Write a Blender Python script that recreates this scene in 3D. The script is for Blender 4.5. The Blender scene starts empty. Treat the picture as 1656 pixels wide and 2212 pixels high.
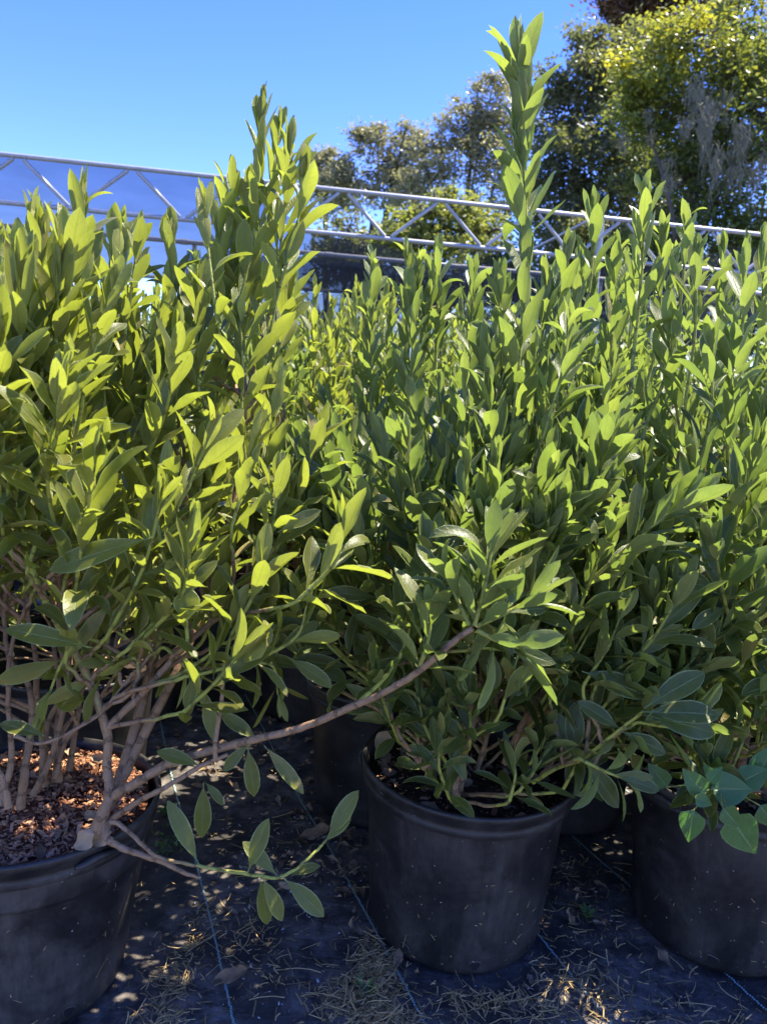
import bpy, math, random
import numpy as np
from mathutils import noise, Vector
rng = np.random.default_rng(7)
random.seed(7)
R = math.radians
scene = bpy.context.scene
col = scene.collection

# ------------------------------------------------------------------ camera, sky, sun, exposure
CAM_H = 1.07; PITCH = R(7.7); ROLL = R(3.0); FPX = 1662.0      # layout numbers are read off a 1656 x 2212 view
fwd = np.array([0, math.cos(PITCH), -math.sin(PITCH)])
upp = np.array([0, math.sin(PITCH), math.cos(PITCH)])
ex = np.array([1.0, 0, 0])
right = math.cos(ROLL)*ex + math.sin(ROLL)*upp
up = -math.sin(ROLL)*ex + math.cos(ROLL)*upp
CP = np.array([0, 0, CAM_H])
cam_d = bpy.data.cameras.new("camera")
cam = bpy.data.objects.new("camera", cam_d); col.objects.link(cam)
from mathutils import Matrix
M = Matrix.Identity(4)
for i, v in enumerate((right, up, -fwd)):
    for j in range(3): M[j][i] = v[j]
M[2][3] = CAM_H
cam.matrix_world = M
cam_d.sensor_fit = 'VERTICAL'; cam_d.sensor_height = 24.0
cam_d.lens = FPX/2212*24.0
cam_d.clip_start = 0.05; cam_d.clip_end = 2000
cam_d.dof.use_dof = True; cam_d.dof.focus_distance = 1.55; cam_d.dof.aperture_fstop = cam_d.lens/4.2
scene.camera = cam

SUN_AZ = R(58); SUN_EL = R(62)           # azimuth measured from +Y towards +X
world = bpy.data.worlds.new("World"); scene.world = world; world.use_nodes = True
wn = world.node_tree; bg = wn.nodes["Background"]
sky = wn.nodes.new("ShaderNodeTexSky"); sky.sky_type = 'NISHITA'; sky.sun_disc = False
sky.sun_elevation = SUN_EL; sky.sun_rotation = SUN_AZ
sky.air_density = 0.8; sky.dust_density = 0.0; sky.ozone_density = 1.5; sky.altitude = 0
hs = wn.nodes.new("ShaderNodeHueSaturation"); hs.inputs['Saturation'].default_value = 1.34; hs.inputs['Hue'].default_value = .530
wn.links.new(sky.outputs[0], hs.inputs['Color']); wn.links.new(hs.outputs[0], bg.inputs[0])
bg.inputs[1].default_value = 0.135
sl = bpy.data.lights.new("sun", 'SUN'); sl.energy = 3.7; sl.angle = R(0.5); sl.color = (1.0, 0.93, 0.80)
so = bpy.data.objects.new("sun", sl); col.objects.link(so)
sdir = Vector((math.sin(SUN_AZ)*math.cos(SUN_EL), math.cos(SUN_AZ)*math.cos(SUN_EL), math.sin(SUN_EL)))
so.rotation_euler = sdir.to_track_quat('Z', 'Y').to_euler(); so.location = (4, 3, 8)
vs = scene.view_settings
vs.view_transform = 'Standard'; vs.look = 'None'; vs.exposure = 1.97; vs.gamma = 1; vs.use_curve_mapping = False
cy = scene.cycles
cy.max_bounces = 14; cy.transparent_max_bounces = 12; cy.diffuse_bounces = 10; cy.transmission_bounces = 10
cy.glossy_bounces = 3; cy.use_denoising = True; cy.sample_clamp_indirect = 8

def at(x, y, z):
    """point seen at view pixel (x, y), z metres along the view axis"""
    return CP + z*(fwd + (x-828)/FPX*right - (y-1106)/FPX*up)
def on_plane(x, y, h=0.0):
    d = fwd + (x-828)/FPX*right - (y-1106)/FPX*up
    return CP + d*(h-CAM_H)/d[2]
def unit(v):
    v = np.asarray(v, float); return v/(np.linalg.norm(v)+1e-12)

# ------------------------------------------------------------------ object helpers
def tag(o, label=None, cat=None, group=None, kind=None):
    if label: o['label'] = label
    if cat: o['category'] = cat
    if group: o['group'] = group
    if kind: o['kind'] = kind
    return o
def empty(name, loc, label, cat, group=None):
    o = bpy.data.objects.new(name, None); col.objects.link(o)
    o.location = [float(c) for c in loc]; o.empty_display_size = 0.1
    return tag(o, label, cat, group)
class Acc:
    """collects quads (with per-vertex uv and tint) and links them as ONE mesh"""
    def __init__(s): s.v=[]; s.f=[]; s.uv=[]; s.t=[]; s.n=0
    def add(s, v, f, uv=None, t=None):
        v = np.asarray(v, float).reshape(-1, 3); k = len(v)
        s.v.append(v); s.f.append(np.asarray(f, int).reshape(-1, 4)+s.n); s.n += k
        s.uv.append(np.zeros((k, 2)) if uv is None else np.asarray(uv, float).reshape(-1, 2))
        tt = np.zeros((k, 4)); tt[:, 3] = 1
        if t is not None:
            t = np.asarray(t, float); tt[:, :t.shape[-1]] = t
        s.t.append(tt)
    def build(s, name, mat, parent=None, smooth=True, origin=None):
        if not s.v: return None
        v = np.concatenate(s.v); f = np.concatenate(s.f)
        o0 = np.zeros(3)
        if parent is not None: o0 = np.array(parent.location)
        elif origin is not None: o0 = np.asarray(origin, float)
        if parent is not None and parent.parent is not None: o0 = o0+np.array(parent.parent.location)
        me = bpy.data.meshes.new(name)
        me.vertices.add(len(v)); me.vertices.foreach_set("co", (v-o0).astype(np.float32).ravel())
        me.loops.add(4*len(f)); me.loops.foreach_set("vertex_index", f.astype(np.int32).ravel())
        me.polygons.add(len(f))
        me.polygons.foreach_set("loop_start", np.arange(0, 4*len(f), 4, dtype=np.int32))
        me.update(calc_edges=True)
        me.polygons.foreach_set("use_smooth", np.full(len(f), smooth))
        a = me.attributes.new("uvp", 'FLOAT2', 'POINT'); a.data.foreach_set("vector", np.concatenate(s.uv).astype(np.float32).ravel())
        a = me.attributes.new("tint", 'FLOAT_COLOR', 'POINT'); a.data.foreach_set("color", np.concatenate(s.t).astype(np.float32).ravel())
        me.materials.append(mat)
        o = bpy.data.objects.new(name, me); col.objects.link(o)
        if parent is not None: o.parent = parent
        elif origin is not None: o.location = [float(c) for c in origin]
        return o
def copy_tree(o, parent=None):
    c = o.copy(); col.objects.link(c); c.parent = parent
    for ch in list(o.children): copy_tree(ch, c)
    return c
def catmull(P, per=6):
    P = np.asarray(P, float)
    if len(P) < 3:
        t = np.linspace(0, 1, per+1)[:, None]; return P[0]*(1-t)+P[-1]*t
    Q = np.vstack([2*P[0]-P[1], P, 2*P[-1]-P[-2]]); out = []
    for i in range(1, len(Q)-2):
        a, b, c, d = Q[i-1], Q[i], Q[i+1], Q[i+2]
        for t in np.linspace(0, 1, per, endpoint=False):
            out.append(.5*((2*b)+(-a+c)*t+(2*a-5*b+4*c-d)*t*t+(-a+3*b-3*c+d)*t**3))
    out.append(P[-1]); return np.array(out)
def tube(acc, P, r, sides=7, tint=None, knots=0.0):
    """tapered tube along P; r is a radius per point; tint per point"""
    P = np.asarray(P, float); n = len(P)
    r = np.interp(np.linspace(0, 1, n), np.linspace(0, 1, len(r)), r)
    if knots: r = r*(1+knots*rng.uniform(-1, 1, n))
    T = np.gradient(P, axis=0); T /= (np.linalg.norm(T, axis=1)[:, None]+1e-9)
    a = np.array([0.3, 1.0, 0.1]) if abs(T[0][2]) > .7 else np.array([0, 0, 1.0])
    N = np.zeros_like(P); v = unit(np.cross(T[0], a))
    for i in range(n):
        v = unit(v-T[i]*np.dot(v, T[i])); N[i] = v
    B = np.cross(T, N)
    ang = np.linspace(0, 2*math.pi, sides, endpoint=False)
    ring = (P[:, None, :]+r[:, None, None]*(np.cos(ang)[None, :, None]*N[:, None, :]+np.sin(ang)[None, :, None]*B[:, None, :]))
    i, j = np.meshgrid(np.arange(n-1), np.arange(sides), indexing='ij'); j2 = (j+1) % sides
    f = np.stack([i*sides+j, i*sides+j2, (i+1)*sides+j2, (i+1)*sides+j], -1)
    L = np.concatenate([[0], np.cumsum(np.linalg.norm(np.diff(P, axis=0), axis=1))])
    uv = np.stack([np.repeat(ang[None]/6.283, n, 0), np.repeat(L[:, None], sides, 1)], -1)
    if tint is None: tt = None
    else:
        tint = np.asarray(tint, float)
        tt = np.stack([np.interp(np.linspace(0, 1, n), np.linspace(0, 1, len(tint)), tint[:, k]) for k in range(3)], -1)
        tt = np.repeat(tt[:, None], sides, 1).reshape(-1, 3)
    acc.add(ring, f, uv, tt)
    # end cap
    e = ring[-1]; c = e.mean(0)+T[-1]*r[-1]*.5
    k = np.arange(0, sides-1, 2)
    cf = np.stack([k, k+1, (k+2) % sides, np.full_like(k, sides)], -1)
    acc.add(np.vstack([e, c]), cf, None, None if tt is None else np.repeat(tt[-1:], sides+1, 0))

# ------------------------------------------------------------------ materials
def new_mat(name):
    m = bpy.data.materials.new(name); m.use_nodes = True
    nt = m.node_tree; b = nt.nodes["Principled BSDF"]; return m, nt, b
class NT:
    def __init__(s, nt): s.nt = nt
    def n(s, t, **kw):
        x = s.nt.nodes.new(t)
        for k, v in kw.items(): setattr(x, k, v)
        return x
    def l(s, a, b): s.nt.links.new(a, b)
    def val(s, x, sock):
        if isinstance(x, (int, float)): sock.default_value = x
        elif isinstance(x, (tuple, list)): sock.default_value = (*x, 1) if len(x) == 3 and sock.type == 'RGBA' else x
        else: s.l(x, sock)
    def math(s, op, a, b=0.0, clamp=False):
        x = s.n("ShaderNodeMath", operation=op); x.use_clamp = clamp
        s.val(a, x.inputs[0]); s.val(b, x.inputs[1]); return x.outputs[0]
    def mix(s, f, a, b, blend='MIX'):
        x = s.n("ShaderNodeMix", data_type='RGBA', blend_type=blend)
        s.val(f, x.inputs[0]); s.val(a, x.inputs[6]); s.val(b, x.inputs[7]); return x.outputs[2]
    def ramp(s, f, lo, hi, a=0.0, b=1.0):
        x = s.n("ShaderNodeMapRange", interpolation_type='SMOOTHSTEP')
        s.val(f, x.inputs[0]); s.val(lo, x.inputs[1]); s.val(hi, x.inputs[2]); s.val(a, x.inputs[3]); s.val(b, x.inputs[4]); return x.outputs[0]
    def noise(s, scale, vec=None, detail=4, rough=.6, dist=0.0):
        x = s.n("ShaderNodeTexNoise"); x.inputs['Scale'].default_value = scale; x.inputs['Detail'].default_value = detail
        x.inputs['Roughness'].default_value = rough; x.inputs['Distortion'].default_value = dist
        if vec is not None: s.l(vec, x.inputs['Vector'])
        return x.outputs[0]
    def attr(s, name): return s.n("ShaderNodeAttribute", attribute_name=name)
    def sep(s, v):
        x = s.n("ShaderNodeSeparateXYZ"); s.l(v, x.inputs[0]); return x.outputs
    def bump(s, h, strength=.3, dist=.002):
        x = s.n("ShaderNodeBump"); x.inputs['Strength'].default_value = strength; x.inputs['Distance'].default_value = dist
        s.l(h, x.inputs['Height']); return x.outputs[0]
    def obj(s):
        return s.n("ShaderNodeTexCoord").outputs['Object']

def leaf_material(name, old_top, young_top, old_under, young_under, tr_old, tr_young, tfac=.42, detail=True, rim=.85):
    m, nt, b = new_mat(name); g = NT(nt)
    uv = g.sep(g.attr("uvp").outputs['Vector']); t = g.sep(g.attr("tint").outputs['Color'])
    geo = g.n("ShaderNodeNewGeometry"); back = geo.outputs['Backfacing']
    nz = g.noise(55, g.obj(), 3)
    yv = g.math('ADD', t[1], g.math('MULTIPLY', g.math('SUBTRACT', nz, .5), .9), True)
    top = g.mix(yv, old_top, young_top); und = g.mix(yv, old_under, young_under)
    c = g.mix(back, top, und)
    # random brightness per leaf
    hsv = g.n("ShaderNodeHueSaturation"); blot = g.noise(28, g.obj(), 4, .7, .5); c = g.mix(g.math('MULTIPLY', g.ramp(blot, .5, .75), .35), c, (.24, .24, .10)); g.l(c, hsv.inputs['Color'])
    g.l(g.math('ADD', .72, g.math('MULTIPLY', t[0], .56)), hsv.inputs['Value'])
    g.l(g.math('ADD', .485, g.math('MULTIPLY', t[2], .03)), hsv.inputs['Hue'])
    c = hsv.outputs[0]
    sick = g.math('MULTIPLY', g.ramp(t[2], .955, .965, 0, 1), g.ramp(blot, .38, .58))
    c = g.mix(sick, c, (.36, .27, .07))
    tc = g.mix(yv, tr_old, tr_young)
    if detail:
        d = g.math('ABSOLUTE', g.math('SUBTRACT', uv[0], .5))
        mid = g.ramp(d, .015, .05, 1, 0); edge = g.ramp(d, .44, .47, 0, 1)
        # side veins run obliquely from the midrib
        ph = g.math('SUBTRACT', uv[1], g.math('MULTIPLY', d, .28))
        vein = g.math('ABSOLUTE', g.math('SINE', g.math('MULTIPLY', ph, 34)))
        vein = g.ramp(vein, .0, .22, 1, 0)
        c = g.mix(g.math('MULTIPLY', vein, .20), c, (.30, .34, .16))
        c = g.mix(g.math('MULTIPLY', mid, .75), c, (.25, .33, .12))
        c = g.mix(g.math('MULTIPLY', edge, rim), c, (.46, .52, .20))
        spots = g.ramp(g.noise(160, g.obj(), 2), .69, .74, 0, .5)
        c = g.mix(spots, c, (.12, .09, .03))
        burn = g.math('MULTIPLY', g.ramp(g.math('ADD', uv[1], g.math('MULTIPLY', g.math('SUBTRACT', nz, .5), .25)), .93, .97, 0, 1), g.ramp(t[0], .9, .95, 0, 1))
        c = g.mix(burn, c, (.16, .08, .03))
        tc = g.mix(g.math('MULTIPLY', g.math('MAXIMUM', vein, mid), .3), tc, (.10, .16, .02))
        h = g.math('ADD', g.math('MULTIPLY', vein, -.5), g.math('MULTIPLY', g.noise(330, g.obj(), 3), 1.1))
        h = g.math('ADD', h, g.math('MULTIPLY', mid, g.math('SUBTRACT', g.math('MULTIPLY', back, 3), 1.5)))
        nb = g.bump(h, .5, .0013); g.l(nb, b.inputs['Normal'])
    g.l(c, b.inputs['Base Color'])
    g.l(g.math('ADD', .36, g.math('MULTIPLY', back, .26)), b.inputs['Roughness'])
    g.l(g.math('SUBTRACT', .5, g.math('MULTIPLY', back, .28)), b.inputs['Specular IOR Level'])
    tr = g.n("ShaderNodeBsdfTranslucent"); g.l(tc, tr.inputs['Color'])
    mx = g.n("ShaderNodeMixShader"); mx.inputs[0].default_value = tfac
    g.l(b.outputs[0], mx.inputs[1]); g.l(tr.outputs[0], mx.inputs[2])
    g.l(mx.outputs[0], nt.nodes["Material Output"].inputs['Surface'])
    return m
LEAF_YEL = leaf_material("leaf_yellowish", (.145, .150, .026), (.21, .22, .035), (.30, .285, .075), (.37, .36, .095), (.29, .35, .03), (.48, .54, .05), .47)
LEAF_GRN = leaf_material("leaf_green", (.115, .140, .032), (.18, .21, .04), (.25, .265, .085), (.31, .33, .10), (.20, .29, .04), (.38, .47, .06), .47)
LEAF_DEEP = leaf_material("leaf_deep_green", (.085, .145, .028), (.09, .20, .05), (.09, .19, .06), (.13, .25, .07), (.10, .28, .03), (.2, .45, .04), rim=.15)
def dry_mat(name, a, b_, rough=.8, tr=.12):
    m, nt, b = new_mat(name); g = NT(nt)
    t = g.sep(g.attr("tint").outputs['Color']); n = g.noise(90, g.obj(), 5)
    c = g.mix(g.math('ADD', g.math('MULTIPLY', t[0], .75), g.math('MULTIPLY', g.math('SUBTRACT', n, .35), .6), True), a, b_)
    g.l(c, b.inputs['Base Color']); b.inputs['Roughness'].default_value = rough; b.inputs['Specular IOR Level'].default_value = .2
    g.l(g.bump(n, .6, .002), b.inputs['Normal']); return m
DRYLEAF = dry_mat("dry_leaf", (.075, .042, .022), (.42, .29, .17))
CHIPS = dry_mat("bark_chips", (.16, .065, .028), (.60, .32, .17))
STRAW = dry_mat("dry_clippings", (.16, .11, .04), (.66, .46, .20))
PERLITE = dry_mat("perlite", (.30, .30, .31), (.62, .61, .60))
def bark_mat():
    m, nt, b = new_mat("stem_bark"); g = NT(nt)
    t = g.sep(g.attr("tint").outputs['Color']); o = g.obj()
    n = g.noise(60, o, 5, .65); mp = g.n("ShaderNodeMapping"); mp.inputs['Scale'].default_value = (150, 150, 25); g.l(o, mp.inputs[0])
    n2 = g.noise(1.0, mp.outputs[0], 4, .7)
    brown = g.mix(n, (.17, .090, .040), (.46, .285, .150)); brown = g.mix(g.ramp(n2, .55, .7, 0, .6), brown, (.33, .25, .20))
    green = g.mix(n, (.27, .28, .04), (.42, .43, .085))
    fac = g.ramp(g.math('ADD', t[1], g.math('MULTIPLY', g.math('SUBTRACT', n, .5), .5)), .35, .62)
    g.l(g.mix(fac, brown, green), b.inputs['Base Color'])
    b.inputs['Roughness'].default_value = .62; b.inputs['Specular IOR Level'].default_value = .3
    vo = g.n("ShaderNodeTexVoronoi"); vo.inputs['Scale'].default_value = 260; g.l(o, vo.inputs['Vector'])
    len_ = g.ramp(vo.outputs['Distance'], .18, .30, 1, 0)
    uvs = g.sep(g.attr("uvp").outputs['Vector']); rg = g.ramp(g.math('SINE', g.math('ADD', g.math('MULTIPLY', uvs[1], 150), g.math('MULTIPLY', n, 7))), .80, 1.0, 0, 1)
    fin = g.mix(fac, brown, green); fin = g.mix(g.math('MULTIPLY', len_, .35), fin, (.50, .42, .32)); fin = g.mix(g.math('MULTIPLY', rg, .45), fin, (.10, .065, .035))
    g.l(fin, b.inputs['Base Color'])
    g.l(g.bump(g.math('ADD', g.math('ADD', n2, n), g.math('ADD', g.math('MULTIPLY', len_, .6), g.math('MULTIPLY', rg, .8))), 1.0, .0022), b.inputs['Normal']); return m
BARK = bark_mat()
def plastic_mat(name, dust, base=(.0125, .0115, .0115)):
    m, nt, b = new_mat(name); g = NT(nt); o = g.obj()
    big = g.noise(7, o, 5, .65, .4); mp = g.n("ShaderNodeMapping"); mp.inputs['Scale'].default_value = (60, 60, 6); g.l(o, mp.inputs[0])
    st = g.noise(1, mp.outputs[0], 5, .7)
    film = g.math('MULTIPLY', g.ramp(big, .36, .75), g.ramp(st, -.1, .8))
    vz = g.sep(o)[2]
    c = g.mix(g.math('MULTIPLY', film, dust), base, (.115, .10, .088))
    vor = g.n("ShaderNodeTexVoronoi"); vor.inputs['Scale'].default_value = 70; g.l(o, vor.inputs['Vector'])
    speck = g.math('MULTIPLY', g.ramp(vor.outputs['Distance'], .07, .12, 1, 0), g.ramp(g.noise(22, o, 3), .53, .6))
    c = g.mix(g.math('MULTIPLY', speck, .75), c, (.42, .40, .36))
    # pale scuffs
    sc = g.ramp(g.noise(38, o, 6, .75, 1.5), .70, .76)
    c = g.mix(g.math('MULTIPLY', sc, .45), c, (.16, .17, .19))
    g.l(c, b.inputs['Base Color'])
    g.l(g.math('ADD', .42, g.math('MULTIPLY', film, .3)), b.inputs['Roughness'])
    b.inputs['Specular IOR Level'].default_value = .42
    g.l(g.bump(g.math('ADD', st, g.noise(260, o, 2)), .25, .001), b.inputs['Normal']); return m
PLASTIC = plastic_mat("pot_plastic", .55); PLASTIC_DUSTY = plastic_mat("pot_plastic_dusty", .9)
def soil_mat(name, a, b_):
    m, nt, b = new_mat(name); g = NT(nt); o = g.obj()
    n = g.noise(45, o, 8, .7); n2 = g.noise(160, o, 4, .7)
    c = g.mix(g.ramp(n, .35, .7), a, b_); c = g.mix(g.ramp(n2, .62, .72), c, (.22, .15, .11))
    g.l(c, b.inputs['Base Color']); b.inputs['Roughness'].default_value = .95; b.inputs['Specular IOR Level'].default_value = .1
    g.l(g.bump(g.math('ADD', n, n2), 1.0, .006), b.inputs['Normal']); return m
SOIL_RED = soil_mat("red_mulch_soil", (.07, .028, .014), (.26, .11, .06))
SOIL = soil_mat("dark_soil", (.022, .015, .011), (.09, .065, .048))
def fabric_mat():
    m, nt, b = new_mat("woven_fabric"); g = NT(nt)
    pos = g.n("ShaderNodeNewGeometry").outputs['Position']
    rot = g.n("ShaderNodeMapping"); rot.inputs['Rotation'].default_value = (0, 0, -R(21.7)); g.l(pos, rot.inputs[0])
    s = g.sep(rot.outputs[0])
    wx = g.math('SINE', g.math('MULTIPLY', s[0], 2*math.pi/.0032)); wy = g.math('SINE', g.math('MULTIPLY', s[1], 2*math.pi/.0036))
    weave = g.math('MULTIPLY', wx, wy)
    big = g.noise(2.6, pos, 6, .68, .6); mid = g.noise(17, pos, 6, .72, .3); fine = g.noise(240, pos, 3, .7)
    dust = g.math('MULTIPLY', g.ramp(big, .34, .64), g.ramp(mid, .34, .70))
    dust = g.math('ADD', g.math('MULTIPLY', dust, .9), g.math('MULTIPLY', g.ramp(mid, .60, .8), .25), True)
    c = g.mix(g.math('MULTIPLY', g.math('ADD', weave, 1), .35), (.026, .022, .019), (.062, .054, .046))
    c = g.mix(g.math('MULTIPLY', dust, g.math('ADD', .35, g.math('MULTIPLY', fine, .9))), c, (.38, .32, .26))
    vor = g.n("ShaderNodeTexVoronoi"); vor.inputs['Scale'].default_value = 85; g.l(pos, vor.inputs['Vector'])
    sp = g.math('MULTIPLY', g.ramp(vor.outputs['Distance'], .08, .15, 1, 0), g.ramp(g.noise(9, pos, 4), .48, .6))
    c = g.mix(sp, c, (.24, .23, .20))
    # beyond the fabric: grass of the field
    d = g.ramp(g.math('ADD', g.sep(pos)[1], g.math('MULTIPLY', big, 2)), 11.5, 13, 0, 1)
    c = g.mix(d, c, g.mix(g.noise(1.3, pos, 6), (.04, .07, .018), (.11, .14, .04)))
    g.l(c, b.inputs['Base Color']); b.inputs['Roughness'].default_value = .62; b.inputs['Specular IOR Level'].default_value = .35
    h = g.math('ADD', g.math('MULTIPLY', weave, .35), g.math('ADD', g.math('MULTIPLY', mid, 3.5), fine))
    wr = g.n('ShaderNodeMapping'); wr.inputs['Scale'].default_value = (3, 16, 1); wr.inputs['Rotation'].default_value = (0, 0, .5); g.l(pos, wr.inputs[0]); h = g.math('ADD', h, g.math('MULTIPLY', g.noise(1.0, wr.outputs[0], 3, .5, .8), 9))
    g.l(g.bump(h, .6, .003), b.inputs['Normal']); return m
FABRIC = fabric_mat()
def simple(name, c, rough=.5, metal=0.0, noise_amt=.25, nscale=20):
    m, nt, b = new_mat(name); g = NT(nt)
    n = g.noise(nscale, g.obj(), 5, .65)
    c2 = tuple(x*(1-noise_amt) for x in c); c3 = tuple(min(1, x*(1+noise_amt)) for x in c)
    g.l(g.mix(n, c2, c3), b.inputs['Base Color']); b.inputs['Roughness'].default_value = rough; b.inputs['Metallic'].default_value = metal
    return m
GALV = simple("galvanised_steel", (.36, .36, .37), .5, .35, .28, 14)
TEAL = simple("teal_yarn", (.34, .52, .46), .8, 0, .35, 300)
HOLE = simple("hole_dark", (.002, .002, .003), .9)
TRUNK = simple("tree_bark", (.085, .07, .058), .9, 0, .5, 6)
MOSS = simple("moss_grey", (.17, .165, .11), .9, 0, .3, 5)
def cloth_mat(name, c, holes):
    m, nt, b = new_mat(name); g = NT(nt)
    b.inputs['Base Color'].default_value = (*c, 1); b.inputs['Roughness'].default_value = .8
    tl = g.n("ShaderNodeBsdfTranslucent"); tl.inputs['Color'].default_value = (.01, .016, .03, 1)
    mx0 = g.n("ShaderNodeMixShader"); mx0.inputs[0].default_value = .25; g.l(b.outputs[0], mx0.inputs[1]); g.l(tl.outputs[0], mx0.inputs[2])
    tr = g.n("ShaderNodeBsdfTransparent"); mx = g.n("ShaderNodeMixShader")
    n = g.noise(1.4, g.obj(), 4, .6); g.l(g.math('ADD', holes-.10, g.math('MULTIPLY', n, .2)), mx.inputs[0])
    g.l(mx0.outputs[0], mx.inputs[1]); g.l(tr.outputs[0], mx.inputs[2]); g.l(mx.outputs[0], nt.nodes["Material Output"].inputs['Surface'])
    return m
CLOTH = cloth_mat("shade_cloth", (.010, .016, .030), .31)
CLOTH_DENSE = cloth_mat("side_cloth", (.045, .048, .055), .22)
def crown_mat(name, a, b_, tr, tfac=.35):
    m, nt, b = new_mat(name); g = NT(nt)
    t = g.sep(g.attr("tint").outputs['Color'])
    c = g.mix(t[0], a, b_); c = g.mix(t[1], c, (.30, .31, .035))  # second tint channel: sunlit yellow painted into the crown leaves
    g.l(c, b.inputs['Base Color']); b.inputs['Roughness'].default_value = .42; b.inputs['Specular IOR Level'].default_value = .5
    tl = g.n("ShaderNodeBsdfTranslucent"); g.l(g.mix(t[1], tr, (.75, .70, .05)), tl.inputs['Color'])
    mx = g.n("ShaderNodeMixShader"); mx.inputs[0].default_value = tfac; g.l(b.outputs[0], mx.inputs[1]); g.l(tl.outputs[0], mx.inputs[2])
    g.l(mx.outputs[0], nt.nodes["Material Output"].inputs['Surface']); return m
CR_OAK = crown_mat("oak_leaves", (.045, .065, .020), (.10, .125, .038), (.27, .34, .05))
CR_DARK = crown_mat("dark_leaves", (.060, .068, .034), (.16, .15, .07), (.28, .31, .07))
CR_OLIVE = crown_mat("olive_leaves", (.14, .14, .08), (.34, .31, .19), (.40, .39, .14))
CR_RUST = crown_mat("rust_leaves", (.035, .035, .018), (.17, .085, .045), (.22, .12, .04))
CR_YEL = crown_mat("yellow_leaves", (.13, .15, .03), (.26, .27, .06), (.42, .46, .07), .40)

# ------------------------------------------------------------------ ground
a = Acc()
xs = np.concatenate([np.linspace(-3, 3, 121), ]); ys = np.linspace(0.2, 5, 97)
X, Y = np.meshgrid(xs, ys)
Z = np.array([noise.noise(Vector((x*2.2, y*2.2, 0)))*.006+noise.noise(Vector((x*9, y*5, 3)))*.003 for x, y in zip(X.ravel(), Y.ravel())]).reshape(X.shape)
edge = np.minimum(np.minimum((X+3)/.5, (3-X)/.5), np.minimum((Y-.2)/.3, (5-Y)/.5)).clip(0, 1); Z = Z*edge
n0, n1 = X.shape
i, j = np.meshgrid(np.arange(n0-1), np.arange(n1-1), indexing='ij')
f = np.stack([i*n1+j, i*n1+j+1, (i+1)*n1+j+1, (i+1)*n1+j], -1)
a.add(np.stack([X, Y, Z], -1), f)
def gz(x, y):
    return noise.noise(Vector((x*2.2, y*2.2, 0)))*.006+noise.noise(Vector((x*9, y*5, 3)))*.003
# surround out to the horizon, butted to the sheet's edge
B = 700
for (x0, x1, y0, y1) in ((-B, -3, .2, 5), (3, B, .2, 5), (-B, B, 5, B), (-B, B, -B, .2)):
    a.add([(x0, y0, 0), (x1, y0, 0), (x1, y1, 0), (x0, y1, 0)], [(0, 1, 2, 3)])
ground = a.build("ground", FABRIC); tag(ground, "black woven weed fabric spread over the nursery floor", None, None, "structure")

# teal stitched marker lines woven in the fabric
gd = unit(np.array([-.667+.213, 2.339-1.202, 0]))
def stitch(p, s0, s1):
    a = Acc(); side = np.array([gd[1], -gd[0], 0]); t = s0
    while t < s1:
        c = p+gd*t+side*rng.normal(0, .0006)+side*.004*math.sin(t*5); L = .0042; w = .0019
        zz = gz(c[0], c[1])+.0035 if (abs(c[0]) < 3 and .2 < c[1] < 5) else .004
        d = unit(gd+side*.45)
        q = [c-d*L/2-side*w, c-d*L/2+side*w, c+d*L/2+side*w, c+d*L/2-side*w]
        q = np.array(q); q[:, 2] = zz
        a.add(q, [(0, 1, 2, 3)]); t += .0052
    o = a.build("stitched_line", TEAL, ground)
for p in ((-.213, 1.202), (.116, 1.226), (.438, 1.282), (.756, 1.29), (1.07, 1.33)):
    stitch(np.array([p[0], p[1], 0]), -.5, 1.6)

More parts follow.
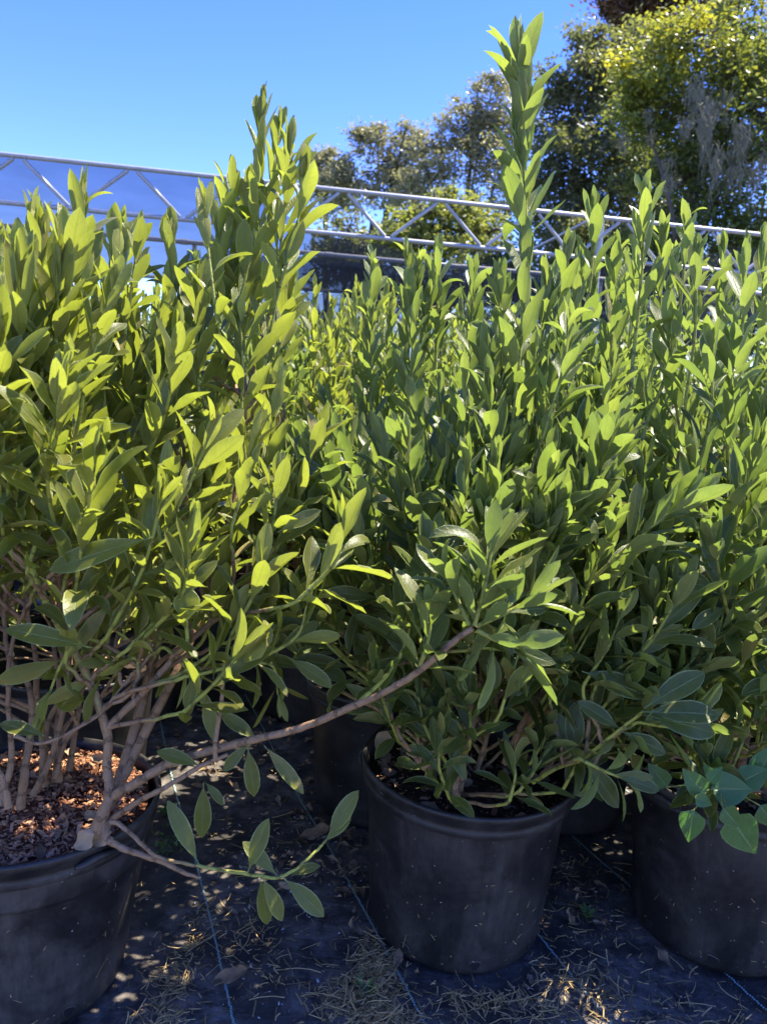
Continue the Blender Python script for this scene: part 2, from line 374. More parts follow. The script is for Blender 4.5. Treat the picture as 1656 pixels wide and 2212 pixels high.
# ------------------------------------------------------------------ leaves
def width_profile(v, pet=.10, a=1.0, b=.80):
    t = np.clip((v-pet)/(1-pet), 0, 1)
    pk = a/(a+b); w = (t**a)*((1-t)**b)/((pk**a)*((1-pk)**b))
    return np.maximum(w, .05*(v <= pet+1e-6)+.012)
class LeafSet:
    def __init__(s, nu, nv, pet=.10, a=1.0, b=.80):
        s.u = np.array([-1, -.9, 0, .9, 1.0]) if nu == 5 else (np.array([-1, 0, 1.0]) if nu == 3 else np.linspace(-1, 1, nu))
        s.nv = nv; s.nu = len(s.u)
        k = np.arange(nv)/(nv-1)
        s.v = np.concatenate([[0, pet*.9], pet*.9+(1-pet*.9)*(1-(1-k[1:])**1.15)])
        s.nv = len(s.v)
        s.w = width_profile(s.v, pet, a, b); s.w[:2] = .06; s.w[-1] = .02
        i, j = np.meshgrid(np.arange(s.nv-1), np.arange(s.nu-1), indexing='ij')
        s.f = np.stack([i*s.nu+j, i*s.nu+j+1, (i+1)*s.nu+j+1, (i+1)*s.nu+j], -1).reshape(-1, 4)
        uu = (s.u+1)/2
        s.uv = np.stack([np.repeat(uu[None], s.nv, 0), np.repeat(s.v[:, None], s.nu, 1)], -1)
        s.uv[:2, :, 0] = .5
    def put(s, acc, p, d, n, L, W, bend=0.0, fold=.35, wav=.0, twist=0.0, tint=(.5, .3, .5)):
        d = unit(d); n = unit(n-d*np.dot(n, d)); sd = np.cross(d, n)
        v = s.v; th = bend*(v**1.3); dv = np.diff(v, prepend=0)
        cx = np.cumsum(np.cos(th)*dv)*L; cn = np.cumsum(np.sin(th)*dv)*L
        tw = twist*v
        nl = -np.sin(th)[:, None]*d+np.cos(th)[:, None]*n
        N = np.cos(tw)[:, None]*nl+np.sin(tw)[:, None]*sd
        S = np.cos(tw)[:, None]*sd-np.sin(tw)[:, None]*nl
        hw = s.w*W*.5
        off_s = hw[:, None]*s.u[None]*math.cos(fold)
        off_n = hw[:, None]*np.abs(s.u)[None]*math.sin(fold)
        if wav:
            ph = rng.uniform(0, 6.28)
            off_n = off_n+wav*W*(np.abs(s.u)[None]**2)*np.sin(v[:, None]*rng.uniform(8, 13)+ph+(s.u[None] > 0)*1.7)*np.minimum(1, s.w[:, None]*1.5)
        P = p+cx[:, None]*d+cn[:, None]*n
        V = P[:, None]+off_s[..., None]*S[:, None]+off_n[..., None]*N[:, None]
        acc.add(V, s.f, s.uv, np.tile(np.asarray(tint, float), (s.nv*s.nu, 1)))
LS_HI = LeafSet(5, 8); LS_LO = LeafSet(3, 5)
UPZ = np.array([0, 0, 1.0])

def leafy_shoot(fol, tw, pts, L=.1, n=14, ls=LS_HI, young=.35, open_=0.0, r0=.0036, bare=0.0, green=1.0, per=5, gap=None):
    """pts from base to apex. Leaves in loose whorls, upright at the apex, wider below."""
    P = catmull(pts, per); seg = np.linalg.norm(np.diff(P, axis=0), axis=1); S = np.concatenate([[0], np.cumsum(seg)]); T = S[-1]
    tube(tw, P, [r0, r0*.85, r0*.45], 6, [(0, green, 0), (0, 1, 0)], knots=.06)
    phi = rng.uniform(0, 6.28); n = int(n*1.4)
    s = T
    k = 0
    while k < n:
        q = k/max(1, n-1)
        # distance below the apex, bunched
        s = T-(bare and 0)-(T*(1-bare))*((q)**1.25)
        s += rng.normal(0, .004); s = min(max(s, 0), T)
        p = np.array([np.interp(s, S, P[:, c]) for c in range(3)])
        e = max(s-.02, 0); p2 = np.array([np.interp(e, S, P[:, c]) for c in range(3)])
        ax = unit(p-p2) if s-e > .004 else unit(P[1]-P[0])
        h = unit(np.cross(ax, (0.2, 1, 0.1))); g = np.cross(ax, h)
        phi += 2.4+rng.normal(0, .25)
        o = math.cos(phi)*h+math.sin(phi)*g
        ang = R(8)+R(22)*min(1, q*1.35)+rng.normal(0, R(7))+open_*(.35+.65*q)
        ang = max(R(7), ang)
        d = math.cos(ang)*ax+math.sin(ang)*o
        d = unit(d+UPZ*.10*open_*math.cos(phi))
        nrm = math.cos(ang)*(-o)+math.sin(ang)*ax           # adaxial side faces the stem / up
        if open_ > .5: nrm = unit(nrm+UPZ*.5)
        nrm = unit(nrm+rng.normal(0, .16, 3))
        size = L*.97*(.60+.40*min(1, q*3.2+.05))*rng.uniform(.82, 1.18)
        y = np.clip(young+.45*math.exp(-q*6)+rng.normal(0, .10)-.15*q, 0, 1)
        curl = rng.uniform() < .07
        ls.put(fol, p, d, nrm, size, size*rng.uniform(.245, .32), bend=rng.uniform(-1.9, -.8) if curl else rng.normal(-.10 if q > .25 else .22, .30), fold=rng.uniform(.18, .62),
               wav=abs(rng.normal(0, .07)), twist=rng.normal(0, .35), tint=(rng.uniform(), y, rng.uniform()))
        k += 1
    # apex bud leaves
    for m_ in range(3):
        phi += 2.4; o = math.cos(phi)*h+math.sin(phi)*g; ax = unit(P[-1]-P[-2])
        ls.put(fol, P[-1], ax+o*.16, -o, L*rng.uniform(.3, .5), L*.11, bend=.1, fold=.6, tint=(rng.uniform(.5, 1), min(1, young+.6), rng.uniform()))

# ------------------------------------------------------------------ nursery pots
def lathe(acc, prof, n=72, c=(0, 0, 0), wob=0.0, seed=0):
    prof = np.asarray(prof, float); an = np.linspace(0, 2*math.pi, n, endpoint=False)
    Rr = prof[:, 0][:, None]*(1+wob*np.array([[noise.noise(Vector((math.cos(t)*1.3+seed, math.sin(t)*1.3, z*1.2))) for t in an] for z in prof[:, 1]]))
    zw = np.array([noise.noise(Vector((math.cos(t)+seed*3, math.sin(t), 5.))) for t in an])*wob*.12
    V = np.stack([Rr*np.cos(an), Rr*np.sin(an), prof[:, 1][:, None]+zw[None]*(prof[:, 1][:, None]/max(.01, prof[:, 1].max()))], -1)+np.array(c)
    i, j = np.meshgrid(np.arange(len(prof)-1), np.arange(n), indexing='ij'); j2 = (j+1) % n
    acc.add(V, np.stack([i*n+j, i*n+j2, (i+1)*n+j2, (i+1)*n+j], -1))
def make_pot(x, y, label, H=.355, r=.212, soil_drop=.045, collar=False, taper=.815, hi=True, mat=None, soil=None, tilt=0, group=None, seed=0, chips=0, litter=0):
    mat = mat or PLASTIC; soil = soil or SOIL
    root = empty("nursery_pot", (x, y, 0.004), label, "plant pot", group)
    n = 80 if hi else 36
    rb = r*taper
    ww = .022 if hi else .012
    body = [(0.001, .006), (rb*.9, .004), (rb-.004, .004), (rb, .010), (rb+.003, .022), (rb+(r-rb)*.35, H*.40), (r-.012, H-.058), (r-.009, H-.050)]
    if collar: body[-2:] = [(r-.0165, H-.098), (r-.0155, H-.094), (r-.0085, H-.089), (r-.0075, H-.084), (r-.009, H-.050)]
    a = Acc(); lathe(a, body, n, (x, y, .004), ww, seed); a.build("pot_wall", mat, root)
    rim = [(r-.009, H-.050), (r-.001, H-.046), (r-.0005, H-.034), (r-.004, H-.030), (r+.001, H-.026), (r+.001, H-.017), (r+.0045, H-.014), (r+.006, H-.006), (r+.004, H), (r-.001, H-.0005),
           (r-.004, H-.012), (r-.007, H-.02), (r-.0085, H-.032), (r-.0078, H-.038), (r-.013, H-.055), (r-.02, H-.12)]
    a = Acc(); lathe(a, rim, n, (x, y, .004), ww, seed); a.build("rim", mat, root)
    # soil surface
    a = Acc(); m = 44 if hi else 14; rs = r-.013
    rr = np.linspace(0, 1, m//2+1); an = np.linspace(0, 2*math.pi, m, endpoint=False)
    V = []
    for q in rr:
        for t in an:
            X_, Y_ = x+rs*q*math.cos(t), y+rs*q*math.sin(t)
            V.append((X_, Y_, H-soil_drop+.004+.010*noise.noise(Vector((X_*14, Y_*14, seed)))+.008*noise.noise(Vector((X_*45, Y_*45, seed)))+.014*(1-q)*1.0))
    i, j = np.meshgrid(np.arange(len(rr)-1), np.arange(m), indexing='ij'); j2 = (j+1) % m
    a.add(V, np.stack([i*m+j, i*m+j2, (i+1)*m+j2, (i+1)*m+j], -1)); a.build("soil", soil, root)
    zs = H-soil_drop+.012
    if chips:
        a = Acc()
        for _ in range(chips):
            q = rs*.97*math.sqrt(rng.uniform()); t = rng.uniform(0, 6.28); chip(a, np.array([x+q*math.cos(t), y+q*math.sin(t), zs-.004+rng.uniform(0, .006)+.012*(1-q/rs)]), min(.02, .002+rng.exponential(.0038)))
        o = a.build("bark_chips", CHIPS, root, smooth=False); o['kind'] = 'stuff'
    if litter:
        a = Acc()
        for _ in range(litter):
            q = rs*.93*math.sqrt(rng.uniform()); t = rng.uniform(0, 6.28)
            deadleaf(a, np.array([x+q*math.cos(t), y+q*math.sin(t), zs+.004+.006*rng.uniform()]), rng.uniform(.025, .06))
        o = a.build("leaf_litter", DRYLEAF, root); o['kind'] = 'stuff'
    if hi:
        for k in range(8):                                  # drainage openings round the foot
            t = R(-96+k*45)+seed*.11
            a = Acc(); zc = .030; rc = rb+.0045
            m_ = 14; ring = []; inner = []
            for s_ in range(m_):
                w_ = 2*math.pi*s_/m_; e = 1+.18*math.sin(3*w_+k)
                for lst, rad, out in ((ring, .0125*e, .0012), (inner, .0095*e, .0020)):
                    tt = t+rad*math.cos(w_)/rc; lst.append((x+(rc+out)*math.cos(tt), y+(rc+out)*math.sin(tt), .004+zc+rad*.9*math.sin(w_)))
            cpt = (x+(rc+.0018)*math.cos(t), y+(rc+.0018)*math.sin(t), .004+zc)
            V = ring+inner+[cpt]
            F = [(s_, (s_+1) % m_, m_+(s_+1) % m_, m_+s_) for s_ in range(m_)]
            a.add(V, F); a.build("drain_hole", PLASTIC, root)
            b_ = Acc(); V = np.array(inner+[cpt]); F = [(s_, s_+1, (s_+2) % m_, m_) for s_ in range(0, m_, 2)]
            b_.add(V, F); b_.build("hole_opening", HOLE, root.children[-1] if False else root)
        a = Acc()                                           # bits of clippings stuck to the wall
        for _ in range(80):
            t = rng.uniform(0, 6.28); z = .02+(H-.12)*rng.uniform()**1.3; rc = rb+.003+(r-.012-rb)*(z/(H-.058))+.0022; L = .0012+rng.exponential(.0028); th = rng.uniform(0, 3.14); w = rng.uniform(.0003, .0007)
            def q_(u_, v_): tt = t+(u_*math.cos(th)-v_*math.sin(th))/rc; return (x+rc*math.cos(tt), y+rc*math.sin(tt), .004+z+u_*math.sin(th)+v_*math.cos(th))
            a.add([q_(-L, -w), q_(L, -w*.5), q_(L, w*.5), q_(-L, w)], [(0, 1, 2, 3)], None, np.tile([rng.uniform(.3, 1), 0, 0], (4, 1)))
        o = a.build("stuck_clippings", STRAW, root); o['kind'] = 'stuff'
        # folded lip (handle) pieces
        for t in (R(-62)+seed*.4, R(118)+seed*.4):
            a = Acc(); P = [(x+(r+.005)*math.cos(t+s_), y+(r+.005)*math.sin(t+s_), H-.020+.002*math.cos(s_*20)) for s_ in np.linspace(-.17, .17, 9)]
            tube(a, P, [.003, .0065, .007, .007, .0065, .003], 8, knots=.1); a.build("handle_tab", mat, root)
    return root
def chip(a, p, s):
    d = unit(rng.normal(size=3)*(1, 1, .35)); n = unit(UPZ+rng.normal(0, .5, 3)); e = unit(np.cross(d, n)); n = np.cross(e, d)
    l = s; w = s*rng.uniform(.18, .65); h = s*rng.uniform(.15, .3)
    V = []
    for sz in (-1, 1):
        for (sx, sy) in ((-1, -1), (1, -1), (1, 1), (-1, 1)):
            k = rng.uniform(.65, 1.1); V.append(p+d*l*.5*sx*k*(.9 if sz > 0 else 1)+e*w*.5*sy*k+n*h*.5*sz)
    t = rng.uniform()
    a.add(V, [(0, 3, 2, 1), (4, 5, 6, 7), (0, 1, 5, 4), (1, 2, 6, 5), (2, 3, 7, 6), (3, 0, 4, 7)], None, np.tile([t, 0, 0], (8, 1)))
LS_DEAD = LeafSet(7, 9, .08, .8, .6)
def deadleaf(a, p, L, ls=None):
    t = rng.uniform(0, 6.28); d = np.array([math.cos(t), math.sin(t), rng.uniform(-.05, .25)]); n = unit(UPZ+rng.normal(0, .45, 3))
    (ls or LS_DEAD).put(a, p, d, n, L, L*rng.uniform(.3, .5), bend=rng.normal(0, .7), fold=rng.uniform(-.2, .8), wav=rng.uniform(.1, .3), twist=rng.normal(0, .6), tint=(rng.uniform(), 0, 0))

P0 = np.array([-.606, 1.290, 0]); P1 = np.array([.19, 1.508, 0]); P2 = np.array([.765, 1.54, 0])
pot_a = make_pot(P0[0], P0[1], "black plastic pot at the left edge, brimful of red bark mulch", H=.355, r=.213, soil_drop=.020, collar=True, taper=.76, mat=PLASTIC_DUSTY, soil=SOIL_RED, seed=1, chips=5200, litter=22)
pot_b = make_pot(P1[0], P1[1], "black plastic pot in the middle of the front row with dry leaves inside", seed=2.3, r=.214, chips=500, litter=60, soil_drop=.048)
make_pot(P2[0], P2[1], "black plastic pot at the right edge with heart shaped weed leaves hanging over its side", seed=4, chips=60, litter=30)
for o in (pot_a, pot_b):
    o.rotation_euler = (R(1.4), R(1.6), 0); o.location.z += .005     # both lean a little on the uneven ground

# ------------------------------------------------------------------ shrubs
def branch_path(Q, P, up0=.5, pdir=None):
    """smooth path from point Q on a stem to point P"""
    d = np.linalg.norm(P-Q); pdir = unit(P-Q) if pdir is None else unit(pdir)
    c1 = Q+unit(UPZ*up0+unit(P-Q)*.6)*d*.33; c2 = P-unit(pdir*.6+unit(P-Q)*.6)*d*.25
    t = np.linspace(0, 1, 9)[:, None]
    W = (1-t)**3*Q+3*(1-t)**2*t*c1+3*(1-t)*t*t*c2+t**3*P
    W[1:-1] += rng.normal(0, .0014, W[1:-1].shape); return W
class Shrub:
    def __init__(s, c, mat, label, soil_z=.33, ls=LS_HI, group=None, name="leafy_shrub"):
        s.c = np.array([c[0], c[1], soil_z]); s.root = empty(name, s.c, label, "shrub", group)
        s.fol = Acc(); s.tw = Acc(); s.stems = []; s.mat = mat; s.ls = ls
    def stem(s, pts, radii, green=0.0, green_end=0.0, tuck=True):
        P = catmull(pts, 6)
        P[1:-1] += rng.normal(0, .0004, P[1:-1].shape)
        a = Acc(); tube(a, P, radii, 9, [(0, green, 0), (0, green_end, 0)], knots=.07); a.build("stem", BARK, s.root)
        s.stems.append(P); return P
    def attach(s, P, pdir, r=.0034):
        best = None
        for st in s.stems:
            m = st[:, 2] < P[2]-.05
            if not m.any(): continue
            c = st[m]; dl = np.linalg.norm(P-c, axis=1); dd = (dl+.05)*(2.2-((P-c)@unit(pdir))/(dl+1e-6))+.10*rng.uniform(); dd = dd+(dl < .07)*.5; k = dd.argmin()
            if best is None or dd[k] < best[0]: best = (dd[k], c[k])
        Q = best[1] if best is not None else s.c.copy()
        W = branch_path(Q, P, up0=.12, pdir=pdir)
        tube(s.tw, catmull(W, 2), [r*1.15, r*.9], 6, [(0, 0, 0), (0, .75, 0)], knots=.07)
    def shoot(s, pts, L=.1, n=14, young=.35, open_=0.0, bare=0.0, att=True, r0=.0034, green=.9):
        """pts listed apex first"""
        pts = np.asarray(pts, float)[::-1]
        if att: s.attach(pts[0], pts[1]-pts[0], r0)
        leafy_shoot(s.fol, s.tw, pts, L, n, s.ls, young, open_, r0, bare, green)
    def fill(s, k, rad, z0, z1, L=.1, young=.3, n=(10, 17), lower=.45, seed_az=None):
        for i in range(k):
            t = rng.uniform(0, 6.28); q = math.sqrt(rng.uniform())
            if rng.uniform() > lower:      # upright top shoots
                x, y = s.c[0]+rad*.85*q*math.cos(t), s.c[1]+rad*.85*q*math.sin(t)
                z = z1-(z1-z0)*.38*q**2-abs(rng.normal(0, .12)); ln = rng.uniform(.18, .4); lean = .18+.35*q; op = rng.uniform(0, .25); yg = young
            else:                          # outer and inner lower shoots
                q = .45+.55*q; x, y = s.c[0]+rad*q*math.cos(t), s.c[1]+rad*q*math.sin(t)
                z = z0+(z1-z0)*rng.uniform(0, .62); ln = rng.uniform(.12, .25); lean = .35+.45*q*rng.uniform(.4, 1.2); op = rng.uniform(.05, .6); yg = young-.18
            if y < s.c[1]-.34 and s.c[1] > 1: y = s.c[1]-.34+abs(rng.normal(0, .1))
            ap = np.array([x, y, z]); o = np.array([math.cos(t), math.sin(t), 0])
            bs = ap-unit(UPZ+o*lean)*ln+rng.normal(0, .02, 3); md = (ap+bs)/2+o*.02*rng.uniform(-.3, 1)+rng.normal(0, .008, 3)
            s.shoot([ap, md, bs], L*rng.uniform(.85, 1.12), int(rng.integers(*n)), yg, op)
    def done(s):
        s.fol.build("foliage", s.mat, s.root); s.tw.build("twigs", BARK, s.root)
        return s.root
def D(z, *xy): return [at(x, y, z) for x, y in xy]
def D3(*xyz): return [at(*p) for p in xyz]

# ---- left shrub, yellowish leaves
A = Shrub(P0, LEAF_YEL, "large yellow green shrub with brown forked stems growing in the left pot of red mulch", .335)
A.stem(D3((205,1800,1.23),(235,1725,1.23),(232,1650,1.24),(230,1575,1.24),(185,1450,1.24),(120,1340,1.22),(65,1215,1.18),(40,1120,1.15),(15,1000,1.12)), [.0125,.0085,.0075,.0078,.0065,.0055,.0048,.0042,.0034], 0, .9)
A.stem(D3((230,1575,1.24),(320,1485,1.24),(400,1395,1.25),(510,1290,1.28),(575,1210,1.3),(610,1160,1.3)), [.0062,.0055,.005,.0045,.0042,.0036], 0, .7)
A.stem(D3((220,1760,1.24),(255,1690,1.26),(295,1560,1.3),(325,1450,1.33),(352,1340,1.36),(395,1100,1.40),(400,1010,1.42)), [.010,.009,.0085,.008,.007,.006,.005])
A.stem(D3((235,1740,1.25),(275,1660,1.27),(330,1550,1.30),(385,1445,1.33),(430,1330,1.36),(480,1180,1.38),(520,1000,1.4),(530,860,1.4)), [.010,.0085,.008,.0075,.007,.006,.005,.004], 0, .4)
A.stem(D3((240,1720,1.235),(300,1688,1.22),(375,1645,1.22),(500,1610,1.22),(650,1572,1.21),(740,1535,1.18),(830,1495,1.14),(905,1450,1.11),(980,1385,1.08),(1020,1358,1.07)), [.0085,.0078,.0075,.0068,.006,.0055,.005,.0048,.0044,.004])
A.stem(D3((245,1768,1.23),(300,1730,1.21),(350,1705,1.20),(435,1655,1.2),(492,1630,1.21)), [.0052,.0045,.004,.0036,.003])
A.stem(D3((775,1515,1.25),(830,1465,1.27),(872,1400,1.29),(890,1330,1.3),(905,1270,1.31)), [.0036,.0032,.003,.0026,.0022], .6, 1)
A.stem(D3((225,1800,1.20),(232,1782,1.185),(248,1776,1.18),(280,1798,1.17),(325,1841,1.15),(360,1857,1.14),(430,1871,1.13),(500,1883,1.13),(565,1893,1.13),(600,1896,1.13),(640,1876,1.14),(675,1846,1.15),(705,1814,1.16)), [.0035,.0042,.004,.0034,.003,.0028,.0026,.0025,.0025,.0024,.0022,.002,.0018], 0, 1.0)
A.stem(D3((236,1778,1.185),(230,1800,1.17),(240,1818,1.165),(280,1838,1.16),(350,1861,1.15),(395,1884,1.14),(430,1896,1.14)), [.004,.0052,.0055,.0048,.0042,.0036,.0018])
for pts, r in ((((20,1745,1.2),(8,1690,1.2),(-30,1600,1.2),(-60,1450,1.2)), .007),
               (((45,1745,1.3),(55,1660,1.3),(70,1560,1.32),(62,1480,1.33),(20,1420,1.35),(8,1300,1.36)), .0085),
               (((95,1700,1.36),(92,1600,1.37),(80,1500,1.38),(78,1420,1.4),(60,1320,1.4),(62,1200,1.42)), .0075),
               (((100,1695,1.38),(105,1560,1.4),(160,1480,1.42),(215,1420,1.44),(330,1350,1.46),(420,1250,1.5)), .0062),
               (((118,1690,1.40),(128,1600,1.42),(170,1540,1.44),(260,1480,1.46),(340,1440,1.46)), .0058),
               (((150,1665,1.42),(160,1600,1.43),(172,1520,1.44),(180,1430,1.45),(160,1300,1.46)), .0072),
               (((120,1680,1.37),(150,1590,1.36),(230,1530,1.34),(330,1440,1.33),(385,1400,1.32)), .0052),
               (((70,1720,1.33),(110,1640,1.35),(140,1520,1.37),(150,1400,1.38),(130,1250,1.4)), .0065),
               (((128,1690,1.38),(124,1590,1.4),(128,1480,1.42),(110,1360,1.43)), .008),
               (((0,1740,1.25),(25,1640,1.27),(18,1500,1.28),(30,1380,1.3),(90,1240,1.3)), .0065),
               (((30,1590,1.16),(95,1605,1.17),(190,1560,1.2),(235,1520,1.23),(300,1440,1.26),(360,1380,1.28)), .0034)):
    A.stem(D3(*pts), [r*.9, r*.72, r*.58, r*.45])
SA = [  # z, L, n, young, open, points apex first
 (1.08,.112,11,.35,.05,(48,600),(55,760),(38,880)), (1.16,.105,12,.45,.1,(178,455),(165,620),(120,800)), (1.30,.075,12,.35,.15,(298,520),(288,600),(265,760)),
 (1.28,.095,5,.35,.1,(444,450),(452,560),(470,700)), (1.2,.1,12,.4,.05,(70,500),(75,620),(70,760)), (1.35,.1,13,.4,.05,(250,520),(250,640),(245,760)), (1.4,.1,13,.4,.05,(370,520),(375,640),(380,760)),
 (1.42,.10,19,.30,0,(566,232),(562,330),(560,430),(530,600),(490,760)), (1.47,.10,18,.45,.05,(602,290),(590,430),(560,560),(520,760)),
 (1.36,.105,16,.6,.0,(652,385),(640,500),(597,650),(560,860)), (1.32,.10,12,.4,.2,(430,640),(425,760),(430,850)), (1.5,.10,14,.35,.1,(520,500),(515,640),(500,800)),
 (1.12,.11,11,.35,.1,(112,620),(100,720),(80,900)), (1.3,.10,12,.4,.2,(215,700),(225,850),(230,930)), (1.10,.112,12,.5,.1,(25,830),(28,930),(18,1060)),
 (1.10,.11,10,.45,.25,(10,720),(0,850),(-10,1000)), (1.17,.10,9,.4,.45,(345,1035),(340,1120),(360,1230)), (1.2,.10,11,.4,.3,(205,1000),(200,1080),(170,1200)), (1.15,.10,10,.5,.4,(95,1050),(90,1130),(60,1230)),
 (1.25,.10,12,.4,.3,(440,980),(430,1080),(420,1200)), (1.22,.10,9,.5,.2,(528,960),(530,1030),(500,1140)), (1.25,.10,11,.45,.3,(600,1050),(590,1130),(575,1210)),
 (1.3,.095,12,.5,.25,(690,940),(665,1010),(640,1090),(600,1180)), (1.18,.10,10,.35,.5,(400,1230),(398,1290),(405,1380)), (1.2,.10,9,.3,.4,(662,1310),(640,1375),(560,1420),(420,1460)),
 (1.22,.085,8,.4,.6,(500,1340),(470,1400),(400,1450)), (1.3,.10,10,.3,.6,(640,1290),(600,1320),(500,1380)), (1.25,.09,9,.4,.4,(250,1230),(250,1300),(230,1390)), (1.35,.1,14,.45,.1,(590,860),(580,960),(560,1080)),
 (1.3,.1,12,.4,.2,(360,850),(350,940),(340,1050)), (1.35,.1,13,.45,.1,(285,740),(280,830),(270,960)), (1.4,.1,12,.5,.2,(700,1080),(690,1150),(640,1250)), (1.28,.1,11,.4,.3,(480,1230),(470,1300),(440,1380)),
 (1.2,.1,10,.4,.4,(560,1230),(545,1290),(500,1370)), (1.25,.085,8,.25,.8,(185,1480),(240,1440),(290,1420)), (1.3,.085,7,.2,.9,(600,1500),(590,1440),(540,1430)), (1.26,.085,7,.2,.8,(420,1480),(400,1440),(360,1400)),
  (1.4,.1,16,.45,.0,(625,330),(615,450),(600,600)), (1.5,.1,15,.4,.0,(500,400),(500,520),(500,680)),
 (1.45,.1,15,.5,.05,(470,480),(475,600),(470,740)), (1.4,.1,12,.5,.1,(370,640),(380,740),(380,850)), (1.35,.10,12,.4,.2,(160,820),(150,900),(140,1010)), (1.3,.1,11,.35,.3,(520,700),(525,800),(520,900)),
 (1.18,.105,8,.5,.35,(740,1160),(720,1220),(640,1300)), (1.22,.1,7,.15,.7,(100,1520),(130,1440),(170,1380)), (1.5,.1,16,.45,0,(545,420),(540,560),(520,700)), (1.42,.1,14,.5,.05,(625,560),(610,700),(590,820)),
]
SA += [(1.09,.1,13,.3,.35,(1062,1175),(1050,1250),(1024,1352)), (1.1,.095,9,.2,.6,(1150,1290),(1090,1325),(1030,1352)), (1.1,.09,9,.25,.5,(965,1250),(990,1300),(1012,1350)),
       (1.12,.095,10,.25,.5,(930,1330),(925,1380),(905,1445)), (1.09,.095,8,.15,.9,(1120,1400),(1075,1385),(1030,1362))]
keep_ = A.fol; A.fol = Acc()
for (z, L, n, y, op, *pts) in SA[-5:]: A.shoot(D(z, *pts), L, n, y, op, att=False)
A.fol.build('foliage', LEAF_GRN, A.root); A.fol = keep_
SA = SA[:-5]
for (z, L, n, y, op, *pts) in SA: A.shoot(D(z, *pts), L, n, y, op)
A.fill(100, .46, .70, 1.33, .10, .36, lower=.36)
def one_leaf(sh, base, tip, z, z2=None, W=.32, facing=None, young=.3, bend=-.15, fold=.25, ls=LS_HI):
    b_ = at(*base, z); t_ = at(*tip, z2 or z); L = np.linalg.norm(t_-b_)
    f_ = unit(CP-b_)*.8+UPZ*.5 if facing is None else np.array(facing, float)
    ls.put(sh.fol, b_, t_-b_, f_, L*1.02, L*W, bend=bend, fold=fold, wav=.04, twist=rng.normal(0, .15), tint=(rng.uniform(.3, .8), young, rng.uniform()))
# leaves on the bent twig, and those hanging from the long arching branch
for bs, tp, z, yg in (((705,1814),(770,1710),1.16,.45), ((700,1820),(755,1762),1.16,.45), ((535,1885),(577,1772),1.12,.3), ((600,1893),(528,1818),1.13,.35), ((565,1893),(612,1990),1.12,.75), ((562,1895),(578,2000),1.13,.6),
                      ((610,1895),(702,1978),1.12,.3), ((620,1890),(690,1868),1.15,.2), ((430,1868),(366,1732),1.12,.3), ((440,1690),(436,1812),1.19,.2), ((442,1688),(484,1738),1.22,.15), ((435,1655),(340,1620),1.2,.25),
                      ((570,1610),(658,1713),1.21,.15), ((535,1612),(550,1722),1.21,.15), ((540,1606),(480,1665),1.21,.15), ((462,1610),(448,1510),1.22,.6), ((560,1600),(480,1540),1.26,.3),
                      ((620,1420),(718,1480),1.24,.2), ((425,1450),(402,1535),1.18,.35), ((200,1400),(10,1352),1.14,.7), ((100,1590),(0,1560),1.17,.3), ((905,1275),(880,1200),1.31,.5), ((905,1275),(940,1180),1.31,.8), ((905,1275),(915,1160),1.31,.9),
                      ((890,1335),(960,1240),1.3,.4), ((885,1350),(860,1240),1.3,.35), ((1018,1358),(1005,1310),1.35,.4), ((975,1390),(1040,1415),1.34,.2), ((405,1310),(404,1270),1.16,.8), ((330,1160),(100,1225),1.1,.4), ((600,1150),(690,1100),1.2,.35)):
    one_leaf(A, bs, tp, z, None, .25 if abs(bs[0]-tp[0])+abs(bs[1]-tp[1]) > 180 else .32, None, yg)
one_leaf(A, (404,1345), (402,1272), 1.15, None, .8, None, .85, .1)
A.done()

# ---- middle shrub
Bq = Shrub(P1, LEAF_GRN, "tall green shrub with one long leader against the sky, rooted in the middle pot", .32)
for pts, r, g0 in ((((924,1680,1.5),(935,1620,1.5),(918,1594,1.5),(908,1540,1.52),(930,1400,1.53),(960,1250,1.55)), .008, 0), (((915,1660,1.42),(863,1588,1.4),(835,1519,1.4),(806,1439,1.42),(790,1330,1.5)), .0045, 0),
               (((984,1735,1.45),(984,1623,1.45),(1013,1536,1.46),(1042,1450,1.47),(1075,1250,1.48)), .0085, 0), (((990,1720,1.48),(1010,1600,1.5),(1040,1480,1.52),(1020,1300,1.55)), .007, 0),
               (((1090,1650,1.5),(1110,1600,1.5),(1140,1540,1.5),(1200,1450,1.5),(1280,1300,1.48),(1340,1150,1.45)), .0075, 0), (((1100,1640,1.55),(1160,1520,1.58),(1220,1400,1.6),(1260,1250,1.62)), .007, 0),
               (((1150,1690,1.42),(1200,1660,1.38),(1255,1640,1.34),(1300,1605,1.3),(1336,1577,1.28),(1388,1536,1.26)), .0042, .75), (((1020,1700,1.6),(1060,1560,1.62),(1100,1400,1.65),(1150,1200,1.66)), .0065, 0),
               (((1255,1640,1.34),(1290,1660,1.3),(1335,1680,1.27)), .0024, .8)):
    Bq.stem(D3(*pts), [r*1.0, r*.8, r*.68, r*.5], g0, g0 if g0 else .3)
